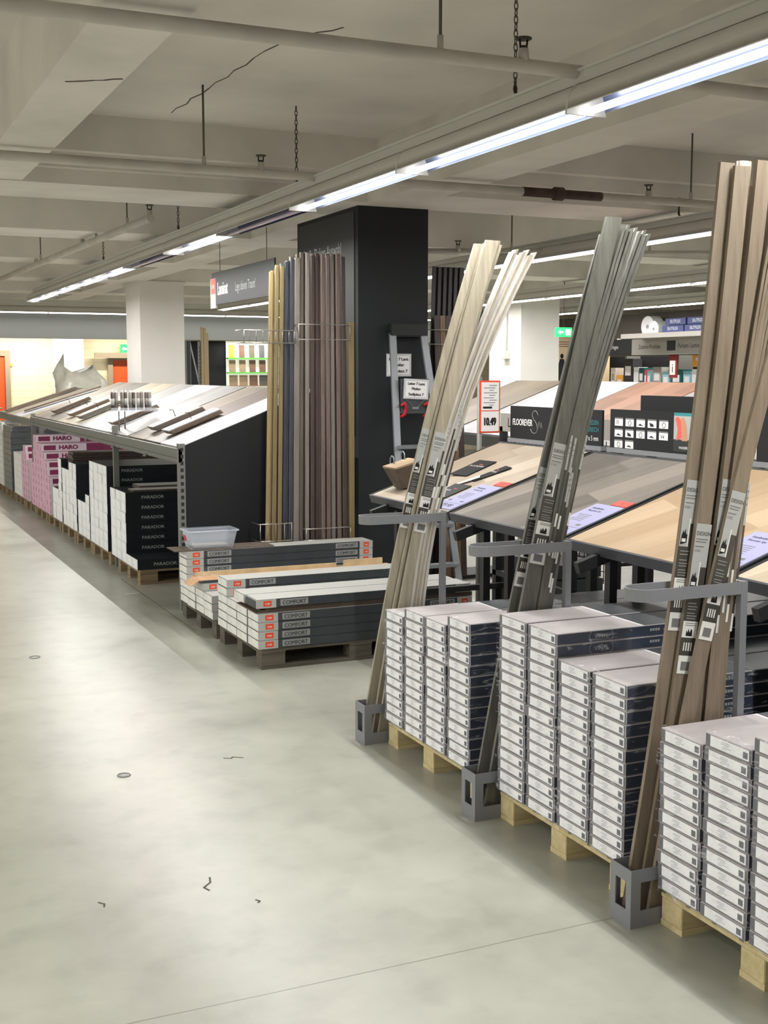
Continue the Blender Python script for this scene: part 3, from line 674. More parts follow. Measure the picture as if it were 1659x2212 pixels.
for i, (a, m2, b, dy, w, rz, zt, st, cv, lab) in enumerate((
        (2.15, 2.305, 2.440, .076, .055, 0, 2.26, .93, 0, 'brown strip at the far left of nearest holder'), (2.185, 2.345, 2.478, .054, .055, R(-4), 2.25, .80, 0, 'brown strip second from left in nearest holder'),
        (2.225, 2.38, 2.512, .084, .05, 0, 2.27, None, .006, 'light brown rounded strip third from left in nearest holder'), (2.26, 2.415, 2.555, .05, .058, R(3), 2.27, .93, 0, 'tall brown strip with the clear white sticker in nearest holder'),
        (2.30, 2.45, 2.61, .088, .06, 0, 2.275, None, 0, 'brown strip behind the crossing one in nearest holder'))):
    strip((a, y0 + dy, .012), (m2, y0 + dy, 1.02), (b, y0 + dy + .006, zt), w, .013, rz, 'strip_taupe', lab, G3, None if st is None else (True, st), curved=cv)
strip((2.20, y0 + .022, .012), (2.40, y0 + .022, 1.02), (2.76, y0 + .03, 2.2), .056, .012, R(2), 'strip_taupe', 'brown strip crossing in front, leaning furthest right in nearest holder', G3, (True, .90))
strip((2.33, y0 + .088, .012), (2.40, y0 + .088, 1.02), (2.52, y0 + .09, 2.2), .06, .010, 0, 'strip_taupe', 'brown strip at the back between post and crossing strip, nearest holder', G3)
for k in range(7):
    strip((2.365 + .0155 * k, y0 + .055, .012), (2.427 + .0092 * k, y0 + .056, 1.02), (2.62 + .02 * k, y0 + .055, 2.27), .0094, .052, R(3 * math.cos(k)), 'strip_taupe', 'narrow brown strip, %s from left of edge-on ones in nearest holder' % NTH[k], G3, (False, .92 + .03 * (k % 3)) if k % 2 == 0 else None)

# ------------------------------------------------------------------ display tables with sloping boards
def table(ya, yb, mat, label, seed=0):
    e = empty('display_table', (2.69, ya, 0)); tag(e, label, 'display table', 'sloping floor sample tables')
    w = yb - ya; k = (1.25 - .98) / .81; L = .84
    ang = math.atan(k)
    # board in its own rotated frame, origin at front edge
    b = MB().box((0, .012, 0), (L, w - .012, .018), mat).build('sample_board', e, loc=(0, 0, .965), rot=(0, -ang, 0))
    f = MB().box((-.012, 0, -.022), (0, w, .021), 'frame_grey').box((0, 0, -.022), (L, .012, .021), 'frame_dark').box((0, w - .012, -.022), (L, w, .021), 'frame_dark').box((L, 0, -.022), (L + .01, w, .021), 'frame_grey').box((0, .012, -.02), (L, w - .012, -.001), 'frame_dark')
    f.build('frame', e, loc=(0, 0, .965), rot=(0, -ang, 0))
    for y in (.06, w - .1):
        MB().box((.725, y, 0), (.765, y + .04, 1.18), 'frame_dark').build('leg', e)
    yg = w - .24
    for x in (.04, .17): MB().box((x, yg, 0), (x + .035, yg + .035, .955 + x * k), 'frame_dark').build('leg', e)
    MB().bar((-.10, yg + .018, .90), (.20, yg + .018, .99), .03, .045, 'frame_dark').build('arm', e)
    MB().box((.725, .06, .5), (.755, w - .06, .53), 'frame_dark').box((.075, yg, .45), (.725, yg + .03, .48), 'frame_dark').build('crossbar', e)
    return e
table(5.17, 6.1, 'board_oak_pale', 'sloping display table with pale oak board and loose booklets')
table(4.165, 5.15, 'board_oak_grey', 'sloping display table with grey oak board')
table(3.165, 4.145, 'board_oak_warm', 'sloping display table with warm oak board behind the brown strips')
table(2.2, 3.145, 'board_oak_sand', 'sloping display table with sand oak board at right edge')
KS = (1.25 - .98) / .81
def on_table(x, y, lift=0): return (x, y, .965 + .018 / math.cos(math.atan(KS)) + (x - 2.69) * KS + lift)
AN = math.atan(KS)
def card(x, y, label, price, group='lilac price cards on the tables'):
    e = MB().box((0, 0, 0), (.30, .20, .004), 'card_lilac').build('price_card', loc=on_table(x, y, .001), rot=(0, -AN, 0)); tag(e, label, 'price card', group)
    # text read from the aisle: lines run along -Y, up is +X
    T = dict(xd=(0, -1, 0), yd=(1, 0, 0)); mb = MB()
    z = .0045
    mb.text('Vinyldiele', (.245, .10, z), h=.016, m='ink_black', align='C', **{}) if False else None
    mb.text('Vinylboden', (.25, .13, z), h=.017, m='ink_black', xd=(0, -1, 0), yd=(1, 0, 0), align='C', sq=.8)
    mb.text('Floorever Spa', (.225, .12, z), h=.015, m='ink_black', xd=(0, -1, 0), yd=(1, 0, 0), align='C', sq=.8)
    for i in range(5): mb.box((.185 - i * .014, .08, .004), (.189 - i * .014, .17 - .01 * (i % 3), z), 'ink_grey')
    for yy in (.03, .15): mb.box((.085, yy, .004), (.10, yy + .03, z), 'ink_grey')
    mb.box((.066, .01, .004), (.068, .19, z), 'ink_grey')
    mb.text(price, (.02, .10, z), h=.034, m='ink_black', xd=(0, -1, 0), yd=(1, 0, 0), align='C')
    for v in mb.v: v.x, v.y = v.x, v.y
    p = mb.build('print', e)
    return e
card(2.70, 5.19, 'lilac price card on the pale oak table beside beige strips', '29.98'); card(2.705, 4.18, 'lilac price card on the grey oak table beside grey strips', '29.99'); card(2.70, 3.18, 'lilac price card on the warm oak table right of brown strips', '29.99')
for yy, lab in ((5.185, 'small red tag above the price card on pale oak table'), (4.18, 'small red tag above the price card on grey oak table')):
    o = MB().box((0, 0, 0), (.05, .11, .003), 'card_red').text('9.', (.015, .06, .0035), xd=(0, -1, 0), yd=(1, 0, 0), h=.02, m='red_plastic').build('price_tag', loc=on_table(2.995, yy, .002), rot=(0, -AN, 0)); tag(o, lab, 'price tag')
def booklet(x, y, rz, m, label, txt):
    o = MB().box((0, 0, 0), (.21, .15, .004), m).build('booklet', loc=on_table(x, y, .003), rot=(0, -AN, rz)); tag(o, label, 'booklet', 'booklets on the pale oak table')
    if txt: MB().text(txt, (.12, .13, .0045), xd=(0, -1, 0), yd=(1, 0, 0), h=.016, m='text_white').box((.15, .05, .004), (.156, .08, .0045), 'card_red').build('cover_print', o)
    return o
booklet(3.0, 5.50, R(-14), 'panel_black', 'black booklet lying in front on the pale oak table', 'FLOOREVER'); booklet(3.04, 5.66, R(8), 'panel_black', 'black booklet half behind beige strips on pale oak table', 'FLOOREVER')
booklet(2.86, 5.60, R(-30), 'paper_white', 'white leaflet on the pale oak table beside the strips', ''); booklet(2.75, 5.42, R(4), 'sign_anthracite', 'dark grey card low on the pale oak table', 'VINYL')
# sample fan on ring binder at table corner
e = empty('sample_fan', (2.86, 5.96, 1.045)); tag(e, 'fan of grey-edged floor samples on two rings at table corner', 'sample fan')
for i in range(13):
    t = i / 12
    MB().box((-.078 - .025 * t, -.062 - .012 * t, .0098 * i), (.05 + .008 * t, .062 + .02 * t, .0098 * i + .0088), 'cardboard_dark' if i < 12 else 'lam_tan', zp='lam_tan').build('sample', e, rot=(0, -AN * .8, R(-6 + 8 * t)))
for dx, dy in ((-.085, .06), (-.01, .085)):
    ring = [(dx, dy + .026 * math.cos(a * math.pi / 6), .122 + (dx + .085) * .3 + .028 * math.sin(a * math.pi / 6)) for a in range(12)]
    MB().tube(ring, .0035, 'aluminium', 6, closed=True).build('ring', e)
# signs on table backs
def table_sign(y0, y1, z0, z1, x, label, fn):
    e = empty('display_sign', (x, y0, 0)); tag(e, label, 'sign'); w = y1 - y0
    MB().box((0, 0, z0), (.012, w, z1), 'panel_black').build('panel', e)
    MB().box((-.012, -.01, z0 - .022), (.03, w + .01, z0), 'steel_grey').build('base_channel', e)
    for y in (.0, w - .02): MB().box((.012, y, z0 - .12), (.03, y + .02, z0), 'steel_grey').build('bracket', e)
    mb = MB(); fn(mb, w); mb.build('print', e)
    return e
def f_spa(mb, w):
    mb.text('FLOOREVER', (-.001, w - .03, 1.355), h=.036, m='text_white', sq=.78, bold=.03, **XN)
    mb.text('PA', (-.001, w - .30, 1.345), h=.036, m='ink_grey', sq=.78, **XN)
    sp = [(.034, .060), (.020, .082), (.0, .088), (-.020, .078), (-.026, .055), (-.012, .034), (.008, .018), (.026, -.004), (.030, -.030), (.018, -.052), (-.006, -.058), (-.030, -.050), (-.042, -.032)]
    pts = [(-.001, w - .262 - u, 1.365 + v * .85) for u, v in sp]
    mb.tube(pts, .0014, 'text_grey', 4)
    for (y, z, ry, rz_) in ((.42, 1.37, .03, .035), (.40, 1.33, .028, .035), (.43, 1.41, .012, .018), (.385, 1.42, .005, .006), (.47, 1.31, .004, .005)):
        pl = [(y + ry * math.cos(R(a)), z + rz_ * math.sin(R(a))) for a in range(0, 360, 24)]; mb.prism(pl, 'x', -.0015, -.0005, 'sky_blue')
    mb.text('ERLEDEN', (-.001, .03, 1.385), h=.024, m='teal', align='R', sq=.85, **XN); mb.text('NASSBEREICH', (-.001, .03, 1.350), h=.024, m='teal', align='R', sq=.85, **XN); mb.text('1220 x 180 x 5 mm', (-.001, .03, 1.305), h=.026, m='text_white', align='R', sq=.8, **XN)
table_sign(5.1, 6.0, 1.28, 1.46, 3.50, 'black sign reading FLOOREVER SPA behind the grey strips', f_spa)
def f_icons(mb, w):
    k = 0
    for r_ in range(3):
        for c_ in range(5):
            if r_ == 2 and c_ > 1: break
            ya = w - .04 - c_ * .088; z = 1.425 - r_ * .053
            mb.box((-.0012, ya - .066, z - .036), (-.0003, ya, z), 'text_white'); mb.box((-.0015, ya - .066, z - .003), (-.0011, ya, z + .004), 'ink_grey')
            if k == 0: mb.text('30', (-.0018, ya - .012, z - .026), h=.018, m='ink_black', **XN)
            elif k == 9: mb.text('V4', (-.0018, ya - .012, z - .03), h=.018, m='ink_black', **XN)
            else:
                t = k % 3
                if t == 0: mb.prism([(ya - .05, z - .03), (ya - .02, z - .03), (ya - .015, z - .012), (ya - .04, z - .018)], 'x', -.0018, -.0012, 'ink_black')
                elif t == 1: mb.tube([(-.0015, ya - .035 + .012 * math.cos(a * .52), z - .02 + .012 * math.sin(a * .52)) for a in range(12)], .0018, 'ink_grey', 4, closed=True)
                else: mb.prism([(ya - .055, z - .03), (ya - .012, z - .028), (ya - .03, z - .02)], 'x', -.0018, -.0012, 'ink_black')
            k += 1
    # picture with teal bar
    yp = w - .50
    mb.box((-.0012, .02, 1.29), (-.0003, yp, 1.452), 'comfort_end').box((-.0014, .0, 1.452), (-.0003, yp, 1.466), 'teal').box((-.0016, .02, 1.29), (-.0012, yp, 1.345), 'sign_anthracite')
    mb.prism([(yp - .01, 1.44), (yp - .03, 1.448), (yp - .07, 1.42), (yp - .08, 1.38), (yp - .05, 1.35), (yp - .02, 1.34), (yp - .03, 1.39)], 'x', -.002, -.0012, 'card_red')
    mb.prism([(yp - .05, 1.44), (yp - .07, 1.445), (yp - .09, 1.41), (yp - .10, 1.34), (yp - .06, 1.34), (yp - .055, 1.40)], 'x', -.0024, -.0014, 'skin_tone')
    mb.box((-.0018, yp - .20, 1.37), (-.0012, yp - .12, 1.43), 'label_white').box((-.0018, yp - .28, 1.36), (-.0012, yp - .22, 1.44), 'box_grey')
    mb.text('WASSERFEST', (-.002, yp - .04, 1.303), h=.012, m='text_white', **XN)
table_sign(4.12, 5.03, 1.28, 1.468, 3.50, 'black sign with white icons and a picture above the grey oak table', f_icons)
table_sign(3.0, 3.98, 1.28, 1.468, 3.50, 'black sign mostly hidden by the brown strips at right edge', lambda mb, w: mb.text('VINYL', (-.001, .30, 1.35), h=.04, m='text_white', **XN))
tag(MB().box((3.62, 3.95, 1.36), (3.66, 4.95, 1.535), 'panel_black').box((3.625, 4.0, .0), (3.655, 4.04, 1.36), 'frame_dark').box((3.625, 4.86, 0), (3.655, 4.9, 1.36), 'frame_dark').build('display_sign'), 'plain black board standing behind the sign with white icons', 'sign')
# price sign on pole
e = empty('price_sign', (3.40, 6.18, 0)); tag(e, 'red-framed price sign 10.49 on a pale pole behind the beige strips', 'sign')
MB().tube([(0, 0, 0), (0, 0, 1.62)], .014, 'rack_grey', 10).box((-.05, -.05, 0), (.05, .05, .01), 'rack_grey').build('pole', e)
MB().box((-.01, -.02, 1.30), (.125, -.012, 1.60), 'orange_red').build('frame', e, bevel=.003)
pm = MB().box((0, -.0225, 1.31), (.115, -.02, 1.59), 'paper_white').text('10.49', (.0575, -.0235, 1.345), h=.045, m='ink_black', align='C', sq=.6, bold=.07, **YN)
pm.box((0, -.0232, 1.425), (.115, -.0225, 1.43), 'orange_red')
for k in range(9): pm.box((.015 if k % 2 else .05, -.0232, 1.57 - .014 * k), (.10 - .01 * (k % 3), -.0225, 1.574 - .014 * k), 'ink_grey')
pm.box((.01, -.0232, 1.44), (.07, -.0225, 1.452), 'ink_black'); pm.build('price_sheet', e)
# Laminat accessories sign with grid shelf behind
e = empty('grid_shelf', (3.95, 5.6, 0)); tag(e, 'dark wire grid shelf with grey header behind the pale oak table', 'shelf')
MB().box((0, 0, 1.27), (.015, 1.3, 1.385), 'banner_grey').text('Laminatzubehör', (-.001, 1.2, 1.30), h=.06, m='ink_black', **XN).build('header', e)
for y in (0, .62, 1.27): MB().box((0, y, 0), (.04, y + .04, 1.3), 'frame_dark').build('post', e)
mb = MB()
for i in range(26): mb.bar((.02, .04 + i * .05, .45), (.02, .04 + i * .05, 1.26), .004, .004, 'black_plastic')
for i in range(17): mb.bar((.02, 0, .47 + i * .05), (.02, 1.3, .47 + i * .05), .004, .004, 'black_plastic')
mb.build('grid', e)
for y in (.1, .75): MB().box((.06, y, .55), (.4, y + .45, .57), 'frame_dark').build('tray', e)
# packets on the grid shelf
for i in range(8):
    m = ['paper_white', 'card_red', 'label_white', 'comfort_end'][i % 4]
    tag(MB().box((4.03, 5.7 + .09 * (i % 4) + (.65 if i > 3 else 0), .57), (4.28, 5.775 + .09 * (i % 4) + (.65 if i > 3 else 0), .57 + .20 + .03 * (i % 3)), m).build('packet'), 'small pale packet standing behind the wire grid', 'packet', 'packets behind the wire grid')

# boxes stored behind / under the tables
def carton(x0, y0, z0, x1, y1, z1, m, label, group, **fm):
    o = MB().box((0, 0, 0), (x1 - x0, y1 - y0, z1 - z0), m, **fm).build('flooring_box', loc=(x0, y0, z0), bevel=.002)
    return tag(o, label, 'box', group)
for ci, (yy, nb) in enumerate(((4.98, 9), (4.72, 8), (4.46, 8))):
    for k in range(nb):
        carton(4.15, yy, PT + k * .08, 5.3, yy + .17, PT + k * .08 + .076, 'comfort_grey', 'white-ended box, %s in the %s column seen under the warm oak table' % (ORD[nb - 1 - k], ['left', 'middle', 'right'][ci]), 'white-ended boxes beyond the tables', xn='carton_white_cool')
pallet(4.15, 4.4, 'pallet_mid', 'pallet under the white-ended boxes beyond the tables', 'pallets beyond the tables')
for k in range(6):
    carton(3.52 + .01 * (k % 2), 5.55 + .02 * (k % 3), .10 + k * .085, 3.85 , 6.05, .10 + k * .085 + .078, 'box_grey_dark', 'dark grey box, %s in the pile under the grey oak table' % ORD[5 - k], 'dark grey boxes under the tables')
tag(MB().box((3.5, 5.5, 0), (3.88, 6.1, .1), 'frame_dark').build('plinth'), 'dark plinth under the dark grey boxes', 'plinth')
# second tier right of brown strips
for k in range(9):
    z = PT + k * .075
    carton(3.42, 2.25, z, 4.5, 3.1, z + .072, 'box_teal', 'dark teal wrapped box, %s in the stack at the right edge' % ORD[8 - k], 'teal wrapped boxes at the right edge', zp='shiny_wrap' if k == 8 else 'box_teal')
carton(4.0, 2.4, PT + 9 * .075, 5.0, 3.3, PT + 9 * .075 + .12, 'panel_black', 'black box on top of the teal wrapped stack', None, zp='shiny_wrap')
pallet(3.42, 2.3, 'pallet_mid', 'pallet under the teal wrapped stack at the right edge', 'pallets beyond the tables')
for k in range(8):
    carton(3.42, 3.15, PT + k * .085, 4.1, 4.2, PT + k * .085 + .08, 'box_navy_dark', 'dark wrapped box, %s in stack behind the middle vinyl pallet' % ORD[7 - k], 'dark wrapped boxes behind the middle pallet', zp='shiny_wrap' if k == 7 else 'box_navy_dark')
pallet(3.42, 3.2, 'pallet_mid', 'pallet under the dark boxes behind the middle vinyl pallet', 'pallets beyond the tables')

# ------------------------------------------------------------------ COMFORT laminate pallets
CW, CH, CLn = .19, .0505, 1.34
def comfort_proto():
    h = CH - .001; w = CW - .003
    mb = MB().box((0, 0, 0), (CLn, w, h), 'comfort_grey', xn='carton_white', zp='comfort_end', xp='carton_white')
    o = mb.build('laminate_box', bevel=.0022)
    s = MB().box((0, -.0006, .0005), (.115, 0, h - .0005), 'comfort_end').box((CLn - .10, -.0006, .0005), (CLn, 0, h - .0005), 'comfort_end').build('end_band', o)
    l = MB().box((.04, -.0012, .010), (.088, -.0006, h - .009), 'orange_red').text('OBI', (.064, -.0016, .019), h=.011, m='text_white', align='C', sq=1.2, **YN).box((CLn - .07, -.0012, .010), (CLn - .03, -.0006, h - .009), 'orange_red').text('OBI', (CLn - .05, -.0016, .019), h=.010, m='text_white', align='C', **YN).build('logo', o)
    t = MB()
    for xx in (.14, CLn - .28): t.box((xx, -.0006, .008), (xx + .165, 0, h - .006), 'comfort_patch').text('COMFORT', (xx + .082, -.0011, .0145), h=.022, m='comfort_grey', align='C', sq=.95, bold=.045, **YN)
    t = t.build('lettering', o)
    return o, [s, l, t]
CB = comfort_proto(); cbf = [True]
def cbox(y, z, label, x=2.11, group=None, first=CB):
    loc = (x + random.uniform(-.004, .004), y, z)
    if cbf[0]: cbf[0] = False; CB[0].location = loc; return tag(CB[0], label, 'box', group)
    return clone(CB[0], CB[1], loc, None, label, group)
for ci, (y, n) in enumerate(((7.81, 7), (7.62, 3), (7.43, 4), (7.24, 3))):
    for k in range(n): cbox(y, PT + k * CH, 'COMFORT laminate box, %s in column %s from left, rear pallet' % (ORD[n - 1 - k], ['one', 'two', 'three', 'four'][ci]), group='laminate boxes on the rear comfort pallet')
for ci, (y, n) in enumerate(((6.92, 6), (6.73, 4), (6.54, 4), (6.345, 4))):
    for k in range(n): cbox(y, PT + k * CH, 'COMFORT laminate box, %s in column %s from left, front pallet' % (ORD[n - 1 - k], ['one', 'two', 'three', 'four'][ci]), group='laminate boxes on the front comfort pallet')
pallet(2.13, 7.22, 'pallet_old', 'old dark pallet under the rear COMFORT laminate boxes', 'weathered pallets under the COMFORT boxes'); pallet(2.13, 6.35, 'pallet_old', 'old dark pallet under the front COMFORT laminate boxes', 'weathered pallets under the COMFORT boxes')
zt = PT + 4 * CH
for k in range(3):
    tag(MB().box((2.10 + .03 * k, 6.36, zt + k * .009), (3.46, 6.70 - .03 * k, zt + k * .009 + .007), 'cardboard_dark').build('laminate_plank'), 'loose laminate plank, %s of three under the dark COMFORT box' % ['lowest', 'middle', 'upper'][k], 'plank', 'loose planks on the front comfort pallet')
q = cbox(6.54, zt + .028, 'COMFORT box with white end lying behind the dark open one', x=2.09); q2 = cbox(6.35, zt + .028, 'COMFORT box with open dark end on top of the front pallet', x=2.10)
MB().box((-.003, .008, .004), (-.001, .18, CH - .006), 'comfort_grey').build('open_end', q2)
# torn open box with orange-brown inside
zt = PT + 4 * CH
e = empty('torn_box', (2.09, 7.43, zt)); tag(e, 'torn open cardboard box with orange brown inside on rear pallet', 'box')
MB().box((0, 0, 0), (1.38, .186, .018), 'comfort_grey', zp='cardboard').build('base', e)
MB().box((.02, .175, .018), (1.0, .183, .045), 'cardboard_light').build('torn_flap', e); MB().box((1.05, .17, .018), (1.34, .178, .06), 'cardboard_light').build('torn_flap', e)
MB().bar((.0, .09, .02), (-.06, .09, -.015), .18, .003, 'cardboard').build('hanging_flap', e)
# crumpled film around the open end
rnd = random.Random(11); mb = MB(); g = [[None] * 9 for _ in range(9)]
for i in range(9):
    for j in range(9):
        a = i / 8; b = j / 8; g[i][j] = (2.05 + a * .18 + rnd.uniform(-.012, .012), 7.40 + b * .24 + rnd.uniform(-.012, .012), zt + .03 + .05 * math.sin(a * 3.1) - .05 * (1 - a) + rnd.uniform(-.012, .014))
for i in range(8):
    for j in range(8): mb.face([g[i][j], g[i + 1][j], g[i + 1][j + 1], g[i][j + 1]], 'loose_film', True)
tag(mb.build('torn_film'), 'crumpled clear film around the end of the torn box', 'film')
tag(MB().box((2.03, 7.82, PT + 7 * CH), (2.72, 8.03, PT + 7 * CH + .006), 'cardboard_dark').build('grey_sheet'), 'flat dark sheet under the clear tub', 'sheet')
# clear plastic tub
zt = PT + 7 * CH + .007
e = empty('plastic_tub', (2.30, 7.93, zt)); tag(e, 'clear plastic tub with red label on top of the rear COMFORT boxes', 'tub')
def ring_(a, b, z, n=6, r=.02):
    out = []
    for cx, cy, a0 in ((a - r, b - r, 0), (-a + r, b - r, 90), (-a + r, -b + r, 180), (a - r, -b + r, 270)):
        for i in range(n): t = R(a0 + 90 * i / (n - 1)); out.append((cx + r * math.cos(t), cy + r * math.sin(t), z))
    return out
def loft(mb, rings, m):
    for A, B in zip(rings, rings[1:]):
        n = len(A)
        for i in range(n): mb.face([A[i], A[(i + 1) % n], B[(i + 1) % n], B[i]], m, True)
mb = MB(); loft(mb, [ring_(.145, .085, 0), ring_(.165, .105, .105), ring_(.165, .105, .115)], 'tub_plastic'); mb.face(ring_(.145, .085, 0)[::-1], 'tub_plastic'); mb.build('tub_body', e)
mb = MB(); loft(mb, [ring_(.165, .105, .112), ring_(.178, .118, .112), ring_(.178, .118, .122), ring_(.163, .103, .122)], 'tub_plastic'); mb.build('rim', e)
MB().bar((-.158, .03, .045), (-.164, .03, .085), .05, .002, 'red_plastic', up=(1, 0, 0)).build('label', e)
MB().box((-.12, -.07, .004), (.12, .07, .02), 'comfort_end').build('contents', e)

# ------------------------------------------------------------------ PARADOR / HARO row under the long display
def pbox_proto(name, side, end, txt, h, tm=None, haro=False):
    w = .1895; L = 1.2; hh = h - .0006
    o = MB().box((0, 0, 0), (L, w, hh), side, xn=end, zp=tm or side).build(name)
    mb = MB()
    if haro:
        mb.box((0, -.001, 0), (.5, -.0, hh), 'haro_white').box((.03, -.002, .012), (.16, -.001, hh - .016), 'haro_maroon').text('HARO', (.2, -.0025, .02), h=hh * .58, m='haro_maroon', sq=1.15, bold=.09, **YN)
        mb.box((.5, -.001, 0), (L, 0, hh), 'haro_maroon')
        e2 = MB().box((-.001, .01, .012), (0, .035, hh - .02), 'haro_maroon').build('end_print', o)
        return o, [mb.build('side_print', o), e2]
    mb.text(txt, (.13, -.001, hh * .36), h=.025, m='text_silver', sq=1.15, bold=.04, **YN)
    return o, [mb.build('lettering', o)]
PH = .0815
PB = pbox_proto('parquet_box', 'parador_black', 'carton_white_cool', 'PARADOR', PH); HB = pbox_proto('parquet_box', 'haro_pink', 'haro_pink', 'HARO', PH, haro=True)
firsts = set()
def rowbox(P, key, x, y, z, label, group):
    if key not in firsts: firsts.add(key); P[0].location = (x, y, z); return tag(P[0], label, 'box', group)
    return clone(P[0], P[1], (x, y, z), None, label, group)
stacks = [(9.34, 1), (9.53, 1), (9.72, 7), (9.91, 7), (10.10, 7), (10.43, 9), (10.62, 9), (10.81, 9), (11.0, 9), (11.22, 5), (11.41, 4), (11.60, 4), (11.86, 8), (12.05, 8), (12.24, 7), (12.43, 7), (12.66, 8), (12.85, 4), (13.04, 4)]
n = len(stacks)
for i, (y, h) in enumerate(stacks):
    for k in range(h):
        rowbox(PB, 'p', 2.13 + random.uniform(-.002, .002), y, PT + k * PH, 'black PARADOR box with white end, %s in the %s column from the near end' % (ORD[h - 1 - k], NTH[i]), 'black and white PARADOR boxes under the long display')
haro = [(13.38, 5), (13.57, 7), (13.76, 8), (13.95, 9), (14.14, 9), (14.33, 10), (14.52, 6), (14.93, 6), (15.12, 8), (15.31, 7)]
for i, (y, h) in enumerate(haro):
    for k in range(h):
        rowbox(HB, 'h', 2.13 + random.uniform(-.004, .004), y, PT + k * PH, 'pink HARO box, %s in the %s pink column from the near end' % (ORD[h - 1 - k], NTH[i]), 'pink HARO boxes under the long display')
for i, (y, m) in enumerate(((9.34, 'pallet_mid'), (10.42, 'pallet_mid'), (11.22, 'pallet_mid'), (12.05, 'pallet_mid'), (12.9, 'pallet_mid'), (13.75, 'pallet_mid'), (14.57, 'pallet_mid'), (15.42, 'pallet_mid'), (16.3, 'pallet_mid'), (17.15, 'pallet_mid'))):
    q = pallet(2.15, y, m, 'brown wooden pallet, %s from the near end of the PARADOR row' % NTH[i], 'brown pallets along the long display')
# brown planks and open boxes
for (x0, y0, z0, x1, y1, z1, lab) in ((2.2, 9.75, PT + 7 * PH + .001, 3.3, 9.93, PT + 7 * PH + .016, 'single brown plank lying on the near PARADOR stack'), (2.3, 9.95, PT + 7 * PH + .001, 3.3, 10.2, PT + 7 * PH + .03, 'pile of thin planks behind the single one on the near PARADOR stack')):
    tag(MB().box((x0, y0, z0), (x1, y1, z1), 'cardboard_dark', zp='comfort_end').build('laminate_plank'), lab, 'plank')
for k in range(6):
    tag(MB().box((2.18 + .01 * (k % 2), 12.3, PT + 7 * PH + .001 + k * .028), (3.3, 12.58, PT + 7 * PH + .026 + k * .028), 'prof_brown').build('laminate_plank'), 'dark brown plank, %s in pile between pink and black boxes' % ORD[5 - k], 'plank', 'dark planks between the pink and black boxes')
# grey-white and dark wrapped stacks at the far end
for i in range(4):
    for k in range(7):
        tag(MB().box((2.13, 15.5 + .17 * i, PT + k * .075), (3.2, 15.665 + .17 * i, PT + k * .075 + .073), 'carton_white').build('flooring_box'), 'dull white box, %s in column %s beyond the pink boxes' % (ORD[6 - k], ['one', 'two', 'three', 'four'][i]), 'box', 'dull white boxes beyond the pink ones')
for k in range(11):
    tag(MB().box((2.12, 16.32, PT + k * .076), (3.2, 17.05, PT + k * .076 + .073), 'grey_wrap').build('flooring_box'), 'grey wrapped box, %s in the tall stack beside the wall door' % ORD[10 - k], 'box', 'grey wrapped boxes at the far end')
for k in range(11):
    tag(MB().box((2.12, 17.17, PT + k * .078), (3.2, 17.9, PT + k * .078 + .075), 'carton_white').build('flooring_box'), 'white box, %s in the farthest stack at left edge' % ORD[10 - k], 'box', 'white boxes in the farthest stack')

# long sloping display
e = empty('sample_display', (2.17, 8.2, 0)); tag(e, 'long sloping rack of laminate boards above the PARADOR boxes', 'display rack')
Y0, Y1 = 0.0, 6.68; sl = .385; D = 1.08
def seg(y): return y - 8.2
bd = [(8.22, 8.76, 'lam_white'), (8.77, 9.27, 'lam_mauve'), (9.28, 9.80, 'lam_beige'), (9.85, 10.6, 'lam_lightgrey'), (10.61, 11.4, 'lam_white'), (11.41, 12.05, 'lam_lightgrey'), (12.06, 12.63, 'lam_cream'), (12.64, 13.2, 'lam_cream'), (13.21, 13.7, 'lam_grey'), (13.71, 14.3, 'lam_beige'), (14.31, 14.8, 'lam_taupe')]
ang = math.atan(sl)
for a, b, m in bd:
    MB().box((0, 0, 0), (D, b - a, .014), m).build('laminate_board', e, loc=(0.02, seg(a), 1.125), rot=(0, -ang, 0))
MB().box((0, 0, -.02), (D, 6.66, -.002), 'frame_dark').build('backing', e, loc=(0.02, 0.02, 1.125), rot=(0, -ang, 0))
MB().box((-.01, 0, 1.03), (.025, 6.68, 1.125), 'rack_grey').box((-.022, 0, 1.045), (-.01, 6.68, 1.06), 'rack_grey').build('front_beam', e)
MB().box((.0, 0, 0), (.045, .05, 1.16), 'rack_grey').build('post', e); MB().box((.0, 2.11, 0), (.045, 2.15, 1.2), 'rack_grey').build('post', e)
MB().box((.0, 6.64, 0), (.045, 6.68, 1.16), 'rack_grey').build('post', e); MB().box((1.0, 6.64, 0), (1.05, 6.69, 1.5), 'rack_grey').build('post', e)
mb = MB()
for i in range(22): mb.box((.012, -.0015, .12 + i * .047), (.033, 0, .145 + i * .047), 'frame_dark')
mb.build('punched_slots', e)
for i in range(5): MB().bar((-.03, .9 + i * 1.15, 1.02), (.01, .9 + i * 1.15, 1.06), .08, .004, 'rack_grey').build('clip', e)
MB().prism([(.046, 0), (1.0, 0), (1.0, 1.512), (.046, 1.145)], 'y', .012, .034, 'panel_black').build('side_panel', e)
